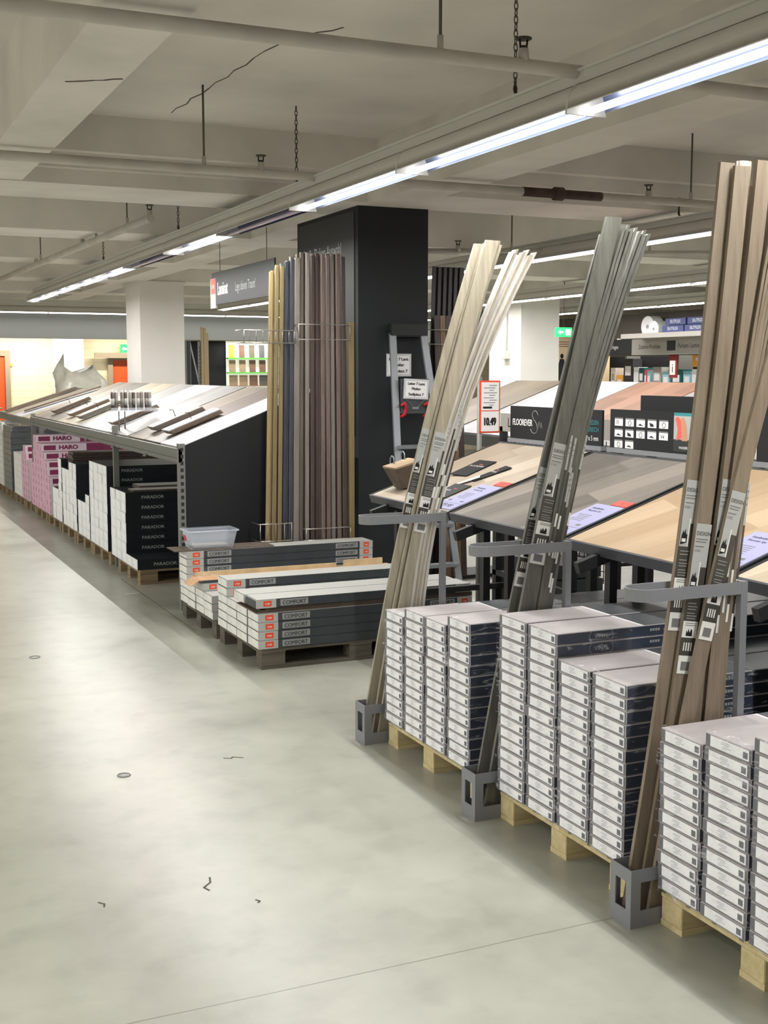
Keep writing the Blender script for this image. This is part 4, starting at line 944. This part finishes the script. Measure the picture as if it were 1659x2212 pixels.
for i, (x, y, m) in enumerate(((.12, 8.80, 'lam_brown'), (.13, 9.30, 'lam_mauve'), (.10, 10.65, 'lam_brown'), (.10, 12.15, 'lam_grey'), (.12, 12.8, 'lam_brown'), (.12, 13.8, 'lam_brown'))):
    ee = empty('sample_bundle', (2.17 + x, y, 1.13 + x * sl + .018), (0, -ang, R(3))); tag(ee, 'bundle of laminate samples on a hook, %s from the near end of long display' % NTH[i], 'samples', 'bundles of samples on the long display')
    for k in range(4): MB().box((-.006 * k, .004 * k, .010 * k), (.42 - .004 * k, .17 + .004 * k, .010 * k + .008), m if k < 3 else ('lam_white' if i % 2 == 0 else 'lam_beige')).build('sample', ee)
    MB().tube([(.2, .09, .03), (.2, .09, .09), (.17, .09, .10)], .003, 'dark_iron', 5).build('hook', ee)
# second display beyond
e = empty('sample_display', (2.2, 15.1, 0)); tag(e, 'far sloping display with loose boards before the brick wall', 'display rack')
for i, m in enumerate(('lam_cream', 'lam_white', 'lam_cream', 'lam_grey')):
    MB().box((0, .03 + i * .72, 0), (1.1, .72 + i * .72, .015), m).build('laminate_board', e, loc=(0.0, 0, 1.08), rot=(0, -R(17.5), 0))
MB().box((0, 0, 1.0), (.03, 2.9, 1.08), 'rack_grey').build('front_beam', e)
for y in (.0, 2.85): MB().box((0.1, y, 0), (.15, y + .05, 1.1), 'rack_grey').build('post', e); MB().box((.9, y, 0), (.95, y + .05, 1.34), 'rack_grey').build('post', e)
tag(MB().bar((2.2, 17.3, 1.125), (3.15, 17.35, 1.43), .16, .02, 'lam_brown').build('laminate_plank'), 'loose brown plank on the far display before the brick wall, left one', 'plank')
tag(MB().bar((2.3, 16.3, 1.15), (3.25, 16.1, 1.46), .14, .02, 'lam_brown').build('laminate_plank'), 'loose brown plank on the far display before the brick wall, right one', 'plank')
# glue tubes on stand
e = empty('tube_stand', (2.165, 10.32, 0)); tag(e, 'clear tray of sealant tubes on posts above the long display', 'tray')
MB().box((-.02, -.08, 1.318), (.37, .10, 1.326), 'acrylic').box((-.02, -.08, 1.326), (.37, -.077, 1.35), 'acrylic').build('tray', e)
for x in (.06, .11): MB().tube([(x, 0, 1.15), (x, 0, 1.32)], .006, 'rack_grey', 6).build('support', e)
for i in range(10):
    x = .0 + .034 * i + (.012 if i > 1 else 0); c0 = ['prof_brown', 'prof_ash', 'prof_rose', 'prof_brown', 'prof_ash'][i % 5]
    ee = empty('sealant_tube', (2.165 + x + .01, 10.32 + .015 * (i % 2), 1.3265)); tag(ee, 'brown and grey sealant tube, %s from left on the clear tray' % NTH[i], 'tube', 'sealant tubes on the clear tray')
    MB().tube([(0, 0, 0), (0, 0, .15)], .015, c0, 10).build('tube_body', ee); MB().tube([(0, 0, .045), (0, 0, .10)], .0155, 'prof_ash' if i % 3 else 'comfort_end', 10).build('tube_label', ee)
    MB().tube([(0, 0, .15), (0, 0, .158), (0, 0, .17)], [.012, .006, .005], 'haro_white', 8).build('nozzle', ee)
# glass floor-standing wrapped goods
rnd = random.Random(5); e = empty('wrapped_goods', (3.42, 18.4, 0)); tag(e, 'tall goods wrapped in milky plastic film before the brick wall', 'wrapped goods')
MB().box((-.36, -.3, 0), (.40, .3, .12), 'pallet_mid').build('pallet', e)
mb = MB(); NU, NV = 28, 14; g = []
for i in range(NU + 1):
    a = 2 * math.pi * i / NU; row = []
    top = 1.64 + .30 * math.exp(-((a - 3.0) / .32) ** 2) + .13 * math.exp(-((a - 5.9) / .4) ** 2)
    for j in range(NV + 1):
        z = .12 + (top - .12) * j / NV; sq_ = 1 / max(abs(math.cos(a)), abs(math.sin(a))) ** .75
        s_ = 1 if j < NV - 2 else 1 - (j - NV + 2) * .2
        row.append((.36 * math.cos(a) * sq_ * s_ + rnd.uniform(-.018, .018) - (.04 if z > 1.6 else 0), .28 * math.sin(a) * sq_ * s_ + rnd.uniform(-.018, .018), z + rnd.uniform(-.01, .01)))
    g.append(row)
g[-1] = g[0]
plain('milky_film', (206, 204, 192), .25, var=.04, scale=10, bump=.5)
for i in range(NU):
    for j in range(NV): mb.face([g[i][j], g[i + 1][j], g[i + 1][j + 1], g[i][j + 1]], 'milky_film', True)
mb.face([g[i][NV] for i in range(NU)], 'milky_film', True)
mb.build('film_cover', e)

# ------------------------------------------------------------------ profile rack beside the black pillar
e = empty('profile_rack', (2.62, 8.0, 0)); tag(e, 'chrome wire rack holding tall profiles at the black pillar', 'rack')
MB().box((.1, .02, 0), (.80, .19, .03), 'frame_dark').build('base', e)
MB().box((.745, .03, .03), (.785, .06, 2.0), 'prof_olive').build('wooden_post', e)
def wire_loop(mb, x0, x1, z0, z1, y, n=0, depth=.14):
    r = .004
    for z in (z0, z1):
        mb.tube([(x1, depth, z), (x1, y + .01, z), (x1 - .01, y, z), (x0 + .01, y, z), (x0, y + .01, z), (x0, depth, z)], r, 'wire_chrome', 6)
    mb.tube([(x0 + .01, y, z0), (x0 + .01, y, z1)], r, 'wire_chrome', 6).tube([(x1 - .01, y, z0), (x1 - .01, y, z1)], r, 'wire_chrome', 6)
    for i in range(n): x = x0 + (x1 - x0) * (i + 1) / (n + 1); mb.tube([(x, y, z1), (x, y, z0), (x, depth, z0)], r * .8, 'wire_chrome', 5)
mb = MB(); wire_loop(mb, .345, .745, 1.872, 1.975, -.012); wire_loop(mb, -.05, .33, 1.845, 1.93, -.012, 7); mb.build('wire_hoop', e)
mb = MB(); wire_loop(mb, .39, .745, .47, .55, -.012); wire_loop(mb, .05, .3, .48, .60, -.012, 3); mb.build('lower_hoop', e)
prof = ['gold', 'gold', 'olive', 'gold', 'olive', 'slate', 'darkslate', 'slate', 'darkslate', 'taupe', 'ash', 'brown', 'taupe', 'brown', 'ash', 'rose', 'brown', 'rose', 'brown', 'ash', 'rose', 'black', 'rose', 'brown', 'ash', 'brown', 'rose', 'taupe', 'brown', 'ash']
hts = [2.30, 2.31, 2.33, 2.35, 2.34, 2.36, 2.37, 2.38, 2.39, 2.41, 2.40]
nP = len(prof)
for i, c0 in enumerate(prof):
    t = i / (nP - 1); xb = 2.735 + t * .615; xt = 2.812 + t * .54
    h = hts[i] if i < len(hts) else 2.43 + random.uniform(-.012, .01)
    w = .030 if i not in (5, 9, 10) else .042
    yb = 8.022 + .035 * (i % 2) + (.0 if i % 3 else .012); 
    d = Vector((xt - xb, .05, h)); q = Vector((0, 0, 1)).rotation_difference(d.normalized())
    pr = [(-w / 2, -.006), (-w / 2 + .006, -.011), (w / 2 - .006, -.011), (w / 2, -.006), (w / 2, .006), (-w / 2, .006)]
    o = MB().prism(pr, 'z', 0, h, 'prof_' + c0).build('floor_profile', loc=(xb, yb, .032), rot=q.to_euler()); tag(o, 'tall %s profile, %s from left in the rack at the black pillar' % ({'gold': 'golden oak', 'olive': 'dull gold', 'slate': 'blue grey', 'darkslate': 'dark slate', 'taupe': 'taupe', 'ash': 'pale grey', 'brown': 'dark brown', 'rose': 'rose brown', 'black': 'black'}[c0], (NTH + ['twenty-first', 'twenty-second', 'twenty-third', 'twenty-fourth', 'twenty-fifth', 'twenty-sixth', 'twenty-seventh', 'twenty-eighth', 'twenty-ninth', 'thirtieth'])[i]), 'profile', 'tall profiles left of the black pillar')
# right-hand rack
e = empty('profile_rack', (4.02, 8.5, 0)); tag(e, 'wire rack of dark profiles right of the black pillar', 'rack')
MB().box((.05, .05, 0), (1.0, .4, .03), 'frame_dark').build('base', e)
mb = MB()
for z in (1.97, 1.86): mb.tube([(0, .12, z), (.02, -.02, z), (.62, -.02, z), (.62, .3, z)], .004, 'wire_chrome', 6)
mb.box((.0, .0, 1.87), (.07, .03, 2.0), 'rack_grey').build('wire_hoop', e)
for i in range(12):
    x = 4.25 + i * .0235; tag(MB().box((-.0135, -.008, 0), (.0135, .008, 2.43), 'prof_black').build('floor_profile', loc=(x, 8.6 + .02 * (i % 2), .032), rot=(R(-.6), R(2.0), 0)), 'tall black profile, %s from left right of the black pillar' % NTH[i], 'profile', 'black profiles right of the pillar')
for i in range(5):
    x = 4.30 + i * .048; tag(MB().box((-.022, -.007, 0), (.022, .007, 2.05), 'prof_copper' if i % 2 else 'prof_brown').build('floor_profile', loc=(x + .07, 8.52, .032), rot=(R(-.4), R(-1.6), 0)), 'shorter brown profile, %s from left before the black ones' % NTH[i], 'profile', 'brown profiles right of the pillar')

# ------------------------------------------------------------------ ladder and notices on pillar
e = empty('step_ladder', (3.645, 7.62, 0)); tag(e, 'aluminium step ladder leaning on the black pillar', 'ladder')
MB().bar((-.03, .02, 0), (.045, .38, 1.92), .02, .05, 'aluminium').build('rail', e); MB().bar((.43, .02, 0), (.29, .38, 1.92), .02, .05, 'aluminium').build('rail', e)
MB().box((.02, .36, 1.90), (.32, .42, 1.99), 'black_plastic').build('top_cap', e, bevel=.008)
for z in (.28, .56, .84, 1.12):
    t = z / 1.92; MB().box((-.03 + .075 * t, .02 + .36 * t - .05, z - .012), (.43 - .14 * t, .02 + .36 * t + .03, z + .012), 'aluminium').build('step', e)
MB().tube([(.01, .30, 1.36), (.31, .30, 1.36)], .008, 'aluminium', 8).build('rung', e)
for x in (.055, .235): MB().tube([(x, .25, 1.41), (x + .02, .24, 1.43), (x + .035, .25, 1.40), (x + .03, .26, 1.35), (x + .005, .27, 1.33)], .012, 'red_plastic', 8).build('hook', e)
MB().box((.06, .265, 1.36), (.28, .275, 1.60), 'frame_grey').box((.075, .262, 1.375), (.265, .265, 1.58), 'comfort_grey').build('notice_holder', e)
mb = MB().bar((.09, .259, 1.46), (.15, .259, 1.40), .008, .003, 'rack_grey').bar((.25, .259, 1.46), (.19, .259, 1.40), .008, .003, 'rack_grey').box((.145, .256, 1.385), (.195, .262, 1.40), 'aluminium'); mb.build('plate', e)
def notice(x0, z0, y, w, h, label, tilt=0):
    o = MB().box((0, 0, 0), (w, .003, h), 'acrylic').box((.006, -.0008, .006), (w - .006, 0, h - .006), 'paper_white').box((.012, -.0012, .012), (w - .012, -.0008, .014), 'ink_black').box((.012, -.0012, h - .014), (w - .012, -.0008, h - .012), 'ink_black').box((.012, -.0012, .012), (.014, -.0008, h - .012), 'ink_black').box((w - .014, -.0012, .012), (w - .012, -.0008, h - .012), 'ink_black').build('paper_notice', loc=(x0, y, z0), rot=(0, R(tilt), 0))
    t = MB().text('Leiter 7 Lami.', (w / 2, -.0016, h * .70), h=h * .13, m='ink_black', align='C', sq=.95, bold=.07, **YN).text('Pfeiler', (w / 2, -.0016, h * .45), h=h * .13, m='ink_black', align='C', sq=1.1, bold=.07, **YN).text('Stellplatz 7', (w / 2, -.0016, h * .18), h=h * .13, m='ink_black', align='C', sq=1.05, bold=.07, **YN)
    t.build('lettering', o); return tag(o, label, 'notice')
notice(3.665, 1.615, 8.052, .20, .165, 'white notice about ladder 7 stuck on the black pillar'); notice(3.712, 1.46, 7.868, .20, .145, 'white notice about ladder 7 hanging on the step ladder', 3)

# ------------------------------------------------------------------ hanging banner
e = empty('hanging_banner', (3.28, 9.35, 2.26)); tag(e, 'dark banner reading Laminat hanging beyond the profiles', 'banner')
MB().box((0, 0, 0), (.012, 1.75, .29), 'sign_anthracite').build('panel', e)
MB().box((-.002, 1.62, -.03), (.014, 1.79, .24), 'comfort_end').build('end_panel', e)
MB().box((-.004, 1.63, .10), (-.002, 1.76, .235), 'orange_red').text('OBI', (-.005, 1.695, .15), h=.035, m='text_white', align='C', **XN).build('logo', e)
MB().text('Laminat', (-.001, 1.56, .085), h=.115, m='text_white', sq=.62, bold=.04, **XN).text('Lege deinen Traum!', (-.001, 1.03, .09), h=.08, m='text_grey', sq=.62, **XN).build('lettering', e)
MB().tube([(.006, .2, .29), (.006, .2, BEAM - 2.26)], .003, 'chain_metal', 4).tube([(.006, 1.5, .29), (.006, 1.5, BEAM - 2.26)], .003, 'chain_metal', 4).build('cord', e)

# ------------------------------------------------------------------ back left partition with lit sample wall
tag(MB().box((5.8, 21.5, 0), (8.2, 21.6, 2.2), 'panel_black').build('partition_panel'), 'black partition beneath the grey bulkhead behind the white pillar', 'partition')
e = empty('sample_wall', (6.59, 21.42, 0)); tag(e, 'lit white wall rack with wood samples on green ledges', 'display')
MB().box((0, .03, 1.35), (1.1, .06, 2.2), 'lit_white').build('back_panel', e)
for z in (1.88, 1.62): MB().box((0, -.06, z), (1.1, .03, z + .022), 'shelf_green').build('ledge', e)
MB().box((0, -.08, 1.385), (1.1, .03, 1.40), 'lam_tan').build('lower_ledge', e)
cols = ['amber', 'lam_walnut', 'lam_taupe', 'prof_slate', 'lam_tan', 'lam_tan', 'lam_walnut', 'lam_walnut', 'lam_tan', 'lam_tan', 'lam_walnut', 'lam_grey']
for r_, (z, h) in enumerate(((1.902, .23), (1.642, .22), (1.40, .19))):
    for c_ in range(4):
        x = 6.63 + c_ * .19; w = (.10 if r_ == 0 else .12 if r_ == 1 else .155)
        tag(MB().box((0, 0, 0), (w, .012, h), cols[r_ * 4 + c_]).build('wood_sample', loc=(x, 21.40, z), rot=(R(-4), 0, 0)), 'wood sample, %s from left in the %s row of lit wall' % (NTH[c_], ['top', 'middle', 'bottom'][r_]), 'sample', 'wood samples on the lit wall')
# shelving upright, timber lengths and leaning strip right of pillar
tag(MB().box((4.36, 15.98, 0), (4.42, 16.04, 2.06), 'rack_grey').box((4.37, 15.97, 0), (4.41, 15.98, 2.06), 'frame_dark').build('rack_upright'), 'dark rack upright directly beside the white pillar', 'upright')
tag(MB().bar((4.42, 16.02, 2.04), (4.56, 16.02, 1.40), .015, .015, 'aluminium').build('diagonal_brace'), 'thin pale diagonal brace right of the white pillar', 'brace')
mb = MB().box((4.535, 16.0, 0), (4.56, 16.05, 2.05), 'rack_grey')
for i in range(30): mb.box((4.542, 15.998, .5 + i * .05), (4.552, 16.0, .53 + i * .05), 'frame_dark')
tag(mb.build('rack_upright'), 'punched steel upright beside the timber lengths', 'upright')
for i, (x, h) in enumerate(((4.58, 2.24), (4.62, 2.23), (4.655, 2.16))):
    tag(MB().box((-.016, -.02, 0), (.016, .02, h), 'prof_gold').build('timber_length', loc=(x, 16.0 + .01 * i, 0)), 'upright timber length, %s from left beyond the long display' % NTH[i], 'timber', 'timber lengths beyond the display')

# exit signs
def exit_sign(x, y, z, w, h, label, hang=.35):
    e = empty('exit_sign', (x, y, z)); tag(e, label, 'exit sign')
    MB().box((0, 0, 0), (w, .05, h), 'exit_green').build('light_box', e)
    MB().box((w * .55, -.002, h * .2), (w * .9, 0, h * .8), 'exit_white').prism([(w * .08, h * .5), (w * .22, h * .75), (w * .22, h * .6), (w * .42, h * .6), (w * .42, h * .4), (w * .22, h * .4), (w * .22, h * .25)], 'y', -.002, 0, 'exit_white').build('pictogram', e)
    MB().tube([(w / 2, .02, h), (w / 2, .02, hang)], .005, 'dark_iron', 5).build('hanger', e)
exit_sign(4.99, 22.85, 1.985, .26, .17, 'green and white exit sign above the orange door left of the pillar'); exit_sign(8.86, 14.0, 2.11, .24, .125, 'glowing green exit sign right of the far white pillar', 1.1)
tag(MB().box((5.0, 22.85, 1.36), (5.26, 22.9, 1.44), 'panel_black').text('EXIT', (5.04, 22.848, 1.38), h=.04, m='text_white', **YN).build('small_sign') if False else MB().box((5.0, 22.85, 1.36), (5.26, 22.9, 1.44), 'panel_black').box((5.04, 22.848, 1.38), (5.1, 22.85, 1.42), 'text_white').box((5.13, 22.848, 1.38), (5.16, 22.85, 1.42), 'text_white').build('small_sign'), 'small black sign with white marks low on the orange door', 'sign')

# ------------------------------------------------------------------ second row of sloping boards beyond the tables
e = empty('sample_display', (4.9, 4.0, 0)); tag(e, 'second long sloping rack of laminate boards beyond the black signs', 'display rack')
bd = [(4.0, 5.0, 'lam_tan'), (5.02, 6.1, 'lam_lightgrey'), (6.16, 6.9, 'lam_beige'), (6.92, 7.4, 'lam_lightgrey'), (7.42, 8.3, 'lam_walnut'), (8.32, 9.4, 'lam_white'), (9.44, 10.3, 'lam_taupe')]
ang = math.atan(.36)
for a, b, m in bd: MB().box((0, 0, 0), (1.25, b - a, .014), m).build('laminate_board', e, loc=(0, a - 4.0, 1.13), rot=(0, -ang, 0))
MB().box((0, 0, -.02), (1.25, 6.3, -.002), 'frame_dark').build('backing', e, loc=(0, 0, 1.13), rot=(0, -ang, 0))
MB().box((-.02, 0, 1.04), (.015, 6.3, 1.13), 'rack_grey').build('front_beam', e)
for y in (0, 2.1, 4.2, 6.25): MB().box((0, y, 0), (.045, y + .045, 1.13), 'rack_grey').build('post', e); MB().box((1.1, y, 0), (1.145, y + .045, 1.5), 'rack_grey').build('post', e)

# ------------------------------------------------------------------ shop front far right
e = empty('shop_fascia', (12.5, 11.0, 0)); tag(e, 'grey shop fascia with accessory banners in the right background', 'fascia')
MB().box((0, 0, 1.93), (.3, 9.2, 2.62), 'fascia_grey').build('fascia_panel', e)
MB().box((-.06, 3.9, 1.93), (0, 6.3, 2.19), 'banner_grey').text('Zubehör-Produkte', (-.062, 6.1, 2.03), h=.07, m='sign_anthracite', sq=.8, **XN).text('Parkett-/ Laminatboden', (-.062, 5.05, 2.03), h=.075, m='sign_anthracite', sq=.8, **XN).box((-.063, 5.12, 1.99), (-.06, 5.34, 2.15), 'sign_anthracite').build('banner', e)
MB().box((-.03, 6.35, 1.94), (0, 8.4, 2.2), 'sign_anthracite').text('Unterlagen', (-.032, 6.9, 2.04), h=.07, m='text_white', sq=.8, align='C', **XN).build('dark_banner', e)
mb = MB()
for i in range(8): mb.box((-.04, 1 + i * .95, 2.2), (-.0, 1.06 + i * .95, 2.215), 'lit_white')
mb.build('downlight_strip', e)
e2 = empty('storage_shelving', (13.2, 11.0, 0)); tag(e2, 'shelving bays under the grey fascia in right background', 'shelving')
MB().box((.3, 0, 0), (.35, 9.2, 1.93), 'panel_black').build('back_panel', e2)
for i in range(7): MB().box((0, i * 1.5, 0), (.3, i * 1.5 + .05, 1.93), 'rack_grey').build('upright', e2)
for z in (.4, .8, 1.2): MB().box((-.24, 0, z), (.3, 9.1, z + .02), 'frame_grey').build('shelf', e2)
pk = [(15.33, .44, 'amber', 1.73, .19, 'amber panel packet'), (15.33, .26, 'carton_white', 1.22, .33, 'white carton below the amber packet'), (15.60, .17, 'label_white', 1.22, .30, 'narrow white carton below the amber packet'), (15.79, .2, 'cyan_pack', 1.22, .27, 'light blue packet'), (16.02, .28, 'green_teal', 1.22, .30, 'low teal box'),
      (16.34, .19, 'cyan_pack', 1.22, .26, 'small pale blue packet below the info sign'), (16.55, .24, 'banner_grey', 1.22, .34, 'grey carton'), (16.84, .1, 'cyan_pack', 1.22, .28, 'small cyan packet'), (16.95, .07, 'card_red', 1.22, .29, 'small red packet'), (17.03, .14, 'green_teal', 1.22, .33, 'tall teal box'),
      (17.18, .14, 'label_white', 1.22, .34, 'stack of pale packets'), (17.34, .27, 'sign_anthracite', 1.22, .33, 'dark standing strips'), (17.62, .2, 'amber', 1.22, .20, 'amber carton beside the dark strips'), (17.84, .15, 'carton_white', 1.22, .33, 'white carton beside the amber one')]
for (y, w, m, z, h, lab) in [(a * 1.04, b * 1.04, c, d, (f if d > 1.5 else .66 if 'strips' in g and c == 'sign_anthracite' else f + .17), g) for a, b, c, d, f, g in pk]: tag(MB().box((0, 0, 0), (.2, w - .01, h), m).box((-.002, w * .2, h * .55), (0, w * .8, h * .8), 'paper_white' if m != 'carton_white' else 'banner_grey').build('package', loc=(13.0, y, z)), lab + ' on the far shelving under the fascia', 'package')
tag(MB().box((12.6, 16.28, 1.55), (12.62, 16.48, 1.94), 'sign_red').box((12.598, 16.32, 1.6), (12.6, 16.46, 1.83), 'text_white').text('i', (12.597, 16.40, 1.64), h=.15, m='ink_black', **XN).build('info_sign'), 'small red info sign hanging below the grey banner', 'sign')
# rolls and blue packs on top of the fascia
for i, (y, z, r_) in enumerate(((16.55, 2.38, .17), (16.25, 2.33, .13))):
    e = empty('film_roll', (12.2 - .1 * i, y, z)); tag(e, ['large', 'smaller'][i] + ' white roll standing above the grey banner', 'roll')
    pts = [(r_ * math.cos(R(a)), r_ * math.sin(R(a))) for a in range(0, 360, 15)]
    MB().prism(pts, 'x', 0, .2, 'paper_white').build('roll', e); MB().prism([(a * .2, b * .2) for a, b in pts], 'x', -.003, 0, 'banner_grey').build('core', e)
for i, (y, z, w) in enumerate(((15.5, 2.27, .52), (14.95, 2.27, .52), (15.45, 2.38, .5), (14.9, 2.38, .5))):
    tag(MB().box((0, 0, 0), (.25, w, .10), 'blue_pack').text('SILITFLEX', (-.002, w / 2, .03), h=.05, m='text_white', align='C', sq=.9, **XN).build('blue_package', loc=(12.1, y, z)), 'blue roll package, %s %s above the grey banner' % (('lower', 'upper')[i // 2], ('left', 'right')[i % 2]), 'package', 'blue packages above the banner')
tag(MB().box((12.0, 14.3, 2.19), (12.5, 17.0, 2.265), 'banner_grey').build('top_ledge'), 'ledge carrying the rolls and blue packages', 'ledge')
# poster with two people
o = MB().box((12.0, 19.0, 1.2), (12.9, 19.02, 2.26), 'cream_poster').build('wall_poster'); tag(o, 'cream poster showing two people near the far white pillar', 'poster')
mb = MB()
def ell(cx, cz, rx, rz_, y): return [(cx + rx * math.cos(R(a)), cz + rz_ * math.sin(R(a))) for a in range(0, 360, 30)]
mb.prism(ell(12.14, 1.93, .035, .045, 0), 'y', 18.995, 18.999, 'ink_black').prism([(12.08, 1.45), (12.06, 1.75), (12.10, 1.88), (12.18, 1.88), (12.22, 1.75), (12.20, 1.45)], 'y', 18.994, 18.999, 'sign_anthracite')
mb.prism(ell(12.34, 1.84, .03, .04, 0), 'y', 18.995, 18.999, 'skin_tone').prism([(12.29, 1.45), (12.29, 1.7), (12.31, 1.80), (12.38, 1.80), (12.40, 1.45)], 'y', 18.994, 18.999, 'haro_maroon')
for k in range(3): mb.box((12.05, 18.995, 2.10 + .04 * k), (12.3, 18.999, 2.11 + .04 * k), 'cardboard_dark')
mb.build('printed_figures', o)
tag(MB().box((11.8, 19.03, 0), (13.2, 19.1, 2.4), 'cream_poster').build('partition_panel'), 'cream partition carrying the poster with two people', 'partition')

# ------------------------------------------------------------------ floor marks
tag(MB().box((2.073, 7.5, .0004), (2.077, 9.7, .001), 'crack_dark').build('floor_joint'), 'thin dark joint line in the floor beside the COMFORT pallets', 'floor joint')
def mark(name, cx, cy, pts, label, m='crack_dark'):
    mb = MB()
    for a, b in zip(pts, pts[1:]): mb.bar((cx + a[0], cy + a[1], .0006), (cx + b[0], cy + b[1], .0006), .006, .001, m)
    return tag(mb.build(name), label, 'floor mark')
e = MB().tube([(1.037 + .026 * math.cos(a * .524), 4.883 + .026 * math.sin(a * .524), .001) for a in range(12)], .003, 'ink_grey', 5, closed=True).prism([(1.037 + .018 * math.cos(a * .524), 4.883 + .018 * math.sin(a * .524)) for a in range(12)], 'z', .0003, .0015, 'comfort_patch').build('floor_stud'); tag(e, 'round metal stud in the concrete floor, left of middle', 'floor stud')
e = MB().tube([(1.025 + .03 * math.cos(a * .524), 7.186 + .03 * math.sin(a * .524), .001) for a in range(12)], .003, 'ink_grey', 5, closed=True).build('floor_stud'); tag(e, 'smaller round stud in the floor near the left edge', 'floor stud')
mark('floor_scratch', 1.516, 4.912, [(-.04, .02), (-.01, .0), (.0, .02), (.04, -.01)], 'short black zigzag scratch on the floor')
mark('floor_stain', 1.049, 3.697, [(.02, .05), (.01, .01), (-.02, -.02), (-.01, -.05)], 'dark stain spots on the floor lower left')
mark('floor_stain', 1.151, 3.506, [(.0, .015), (.01, .0), (.0, -.01)], 'small dark spot on the floor beside the stain')
mark('floor_stain', .697, 3.685, [(.0, .02), (.015, .0), (.01, -.02)], 'small dark speck on the floor at lower left')
mark('tape_mark', 2.006, 9.006, [(-.05, 0), (.05, 0)], 'short white tape mark on the floor by the PARADOR pallets', 'paper_white')
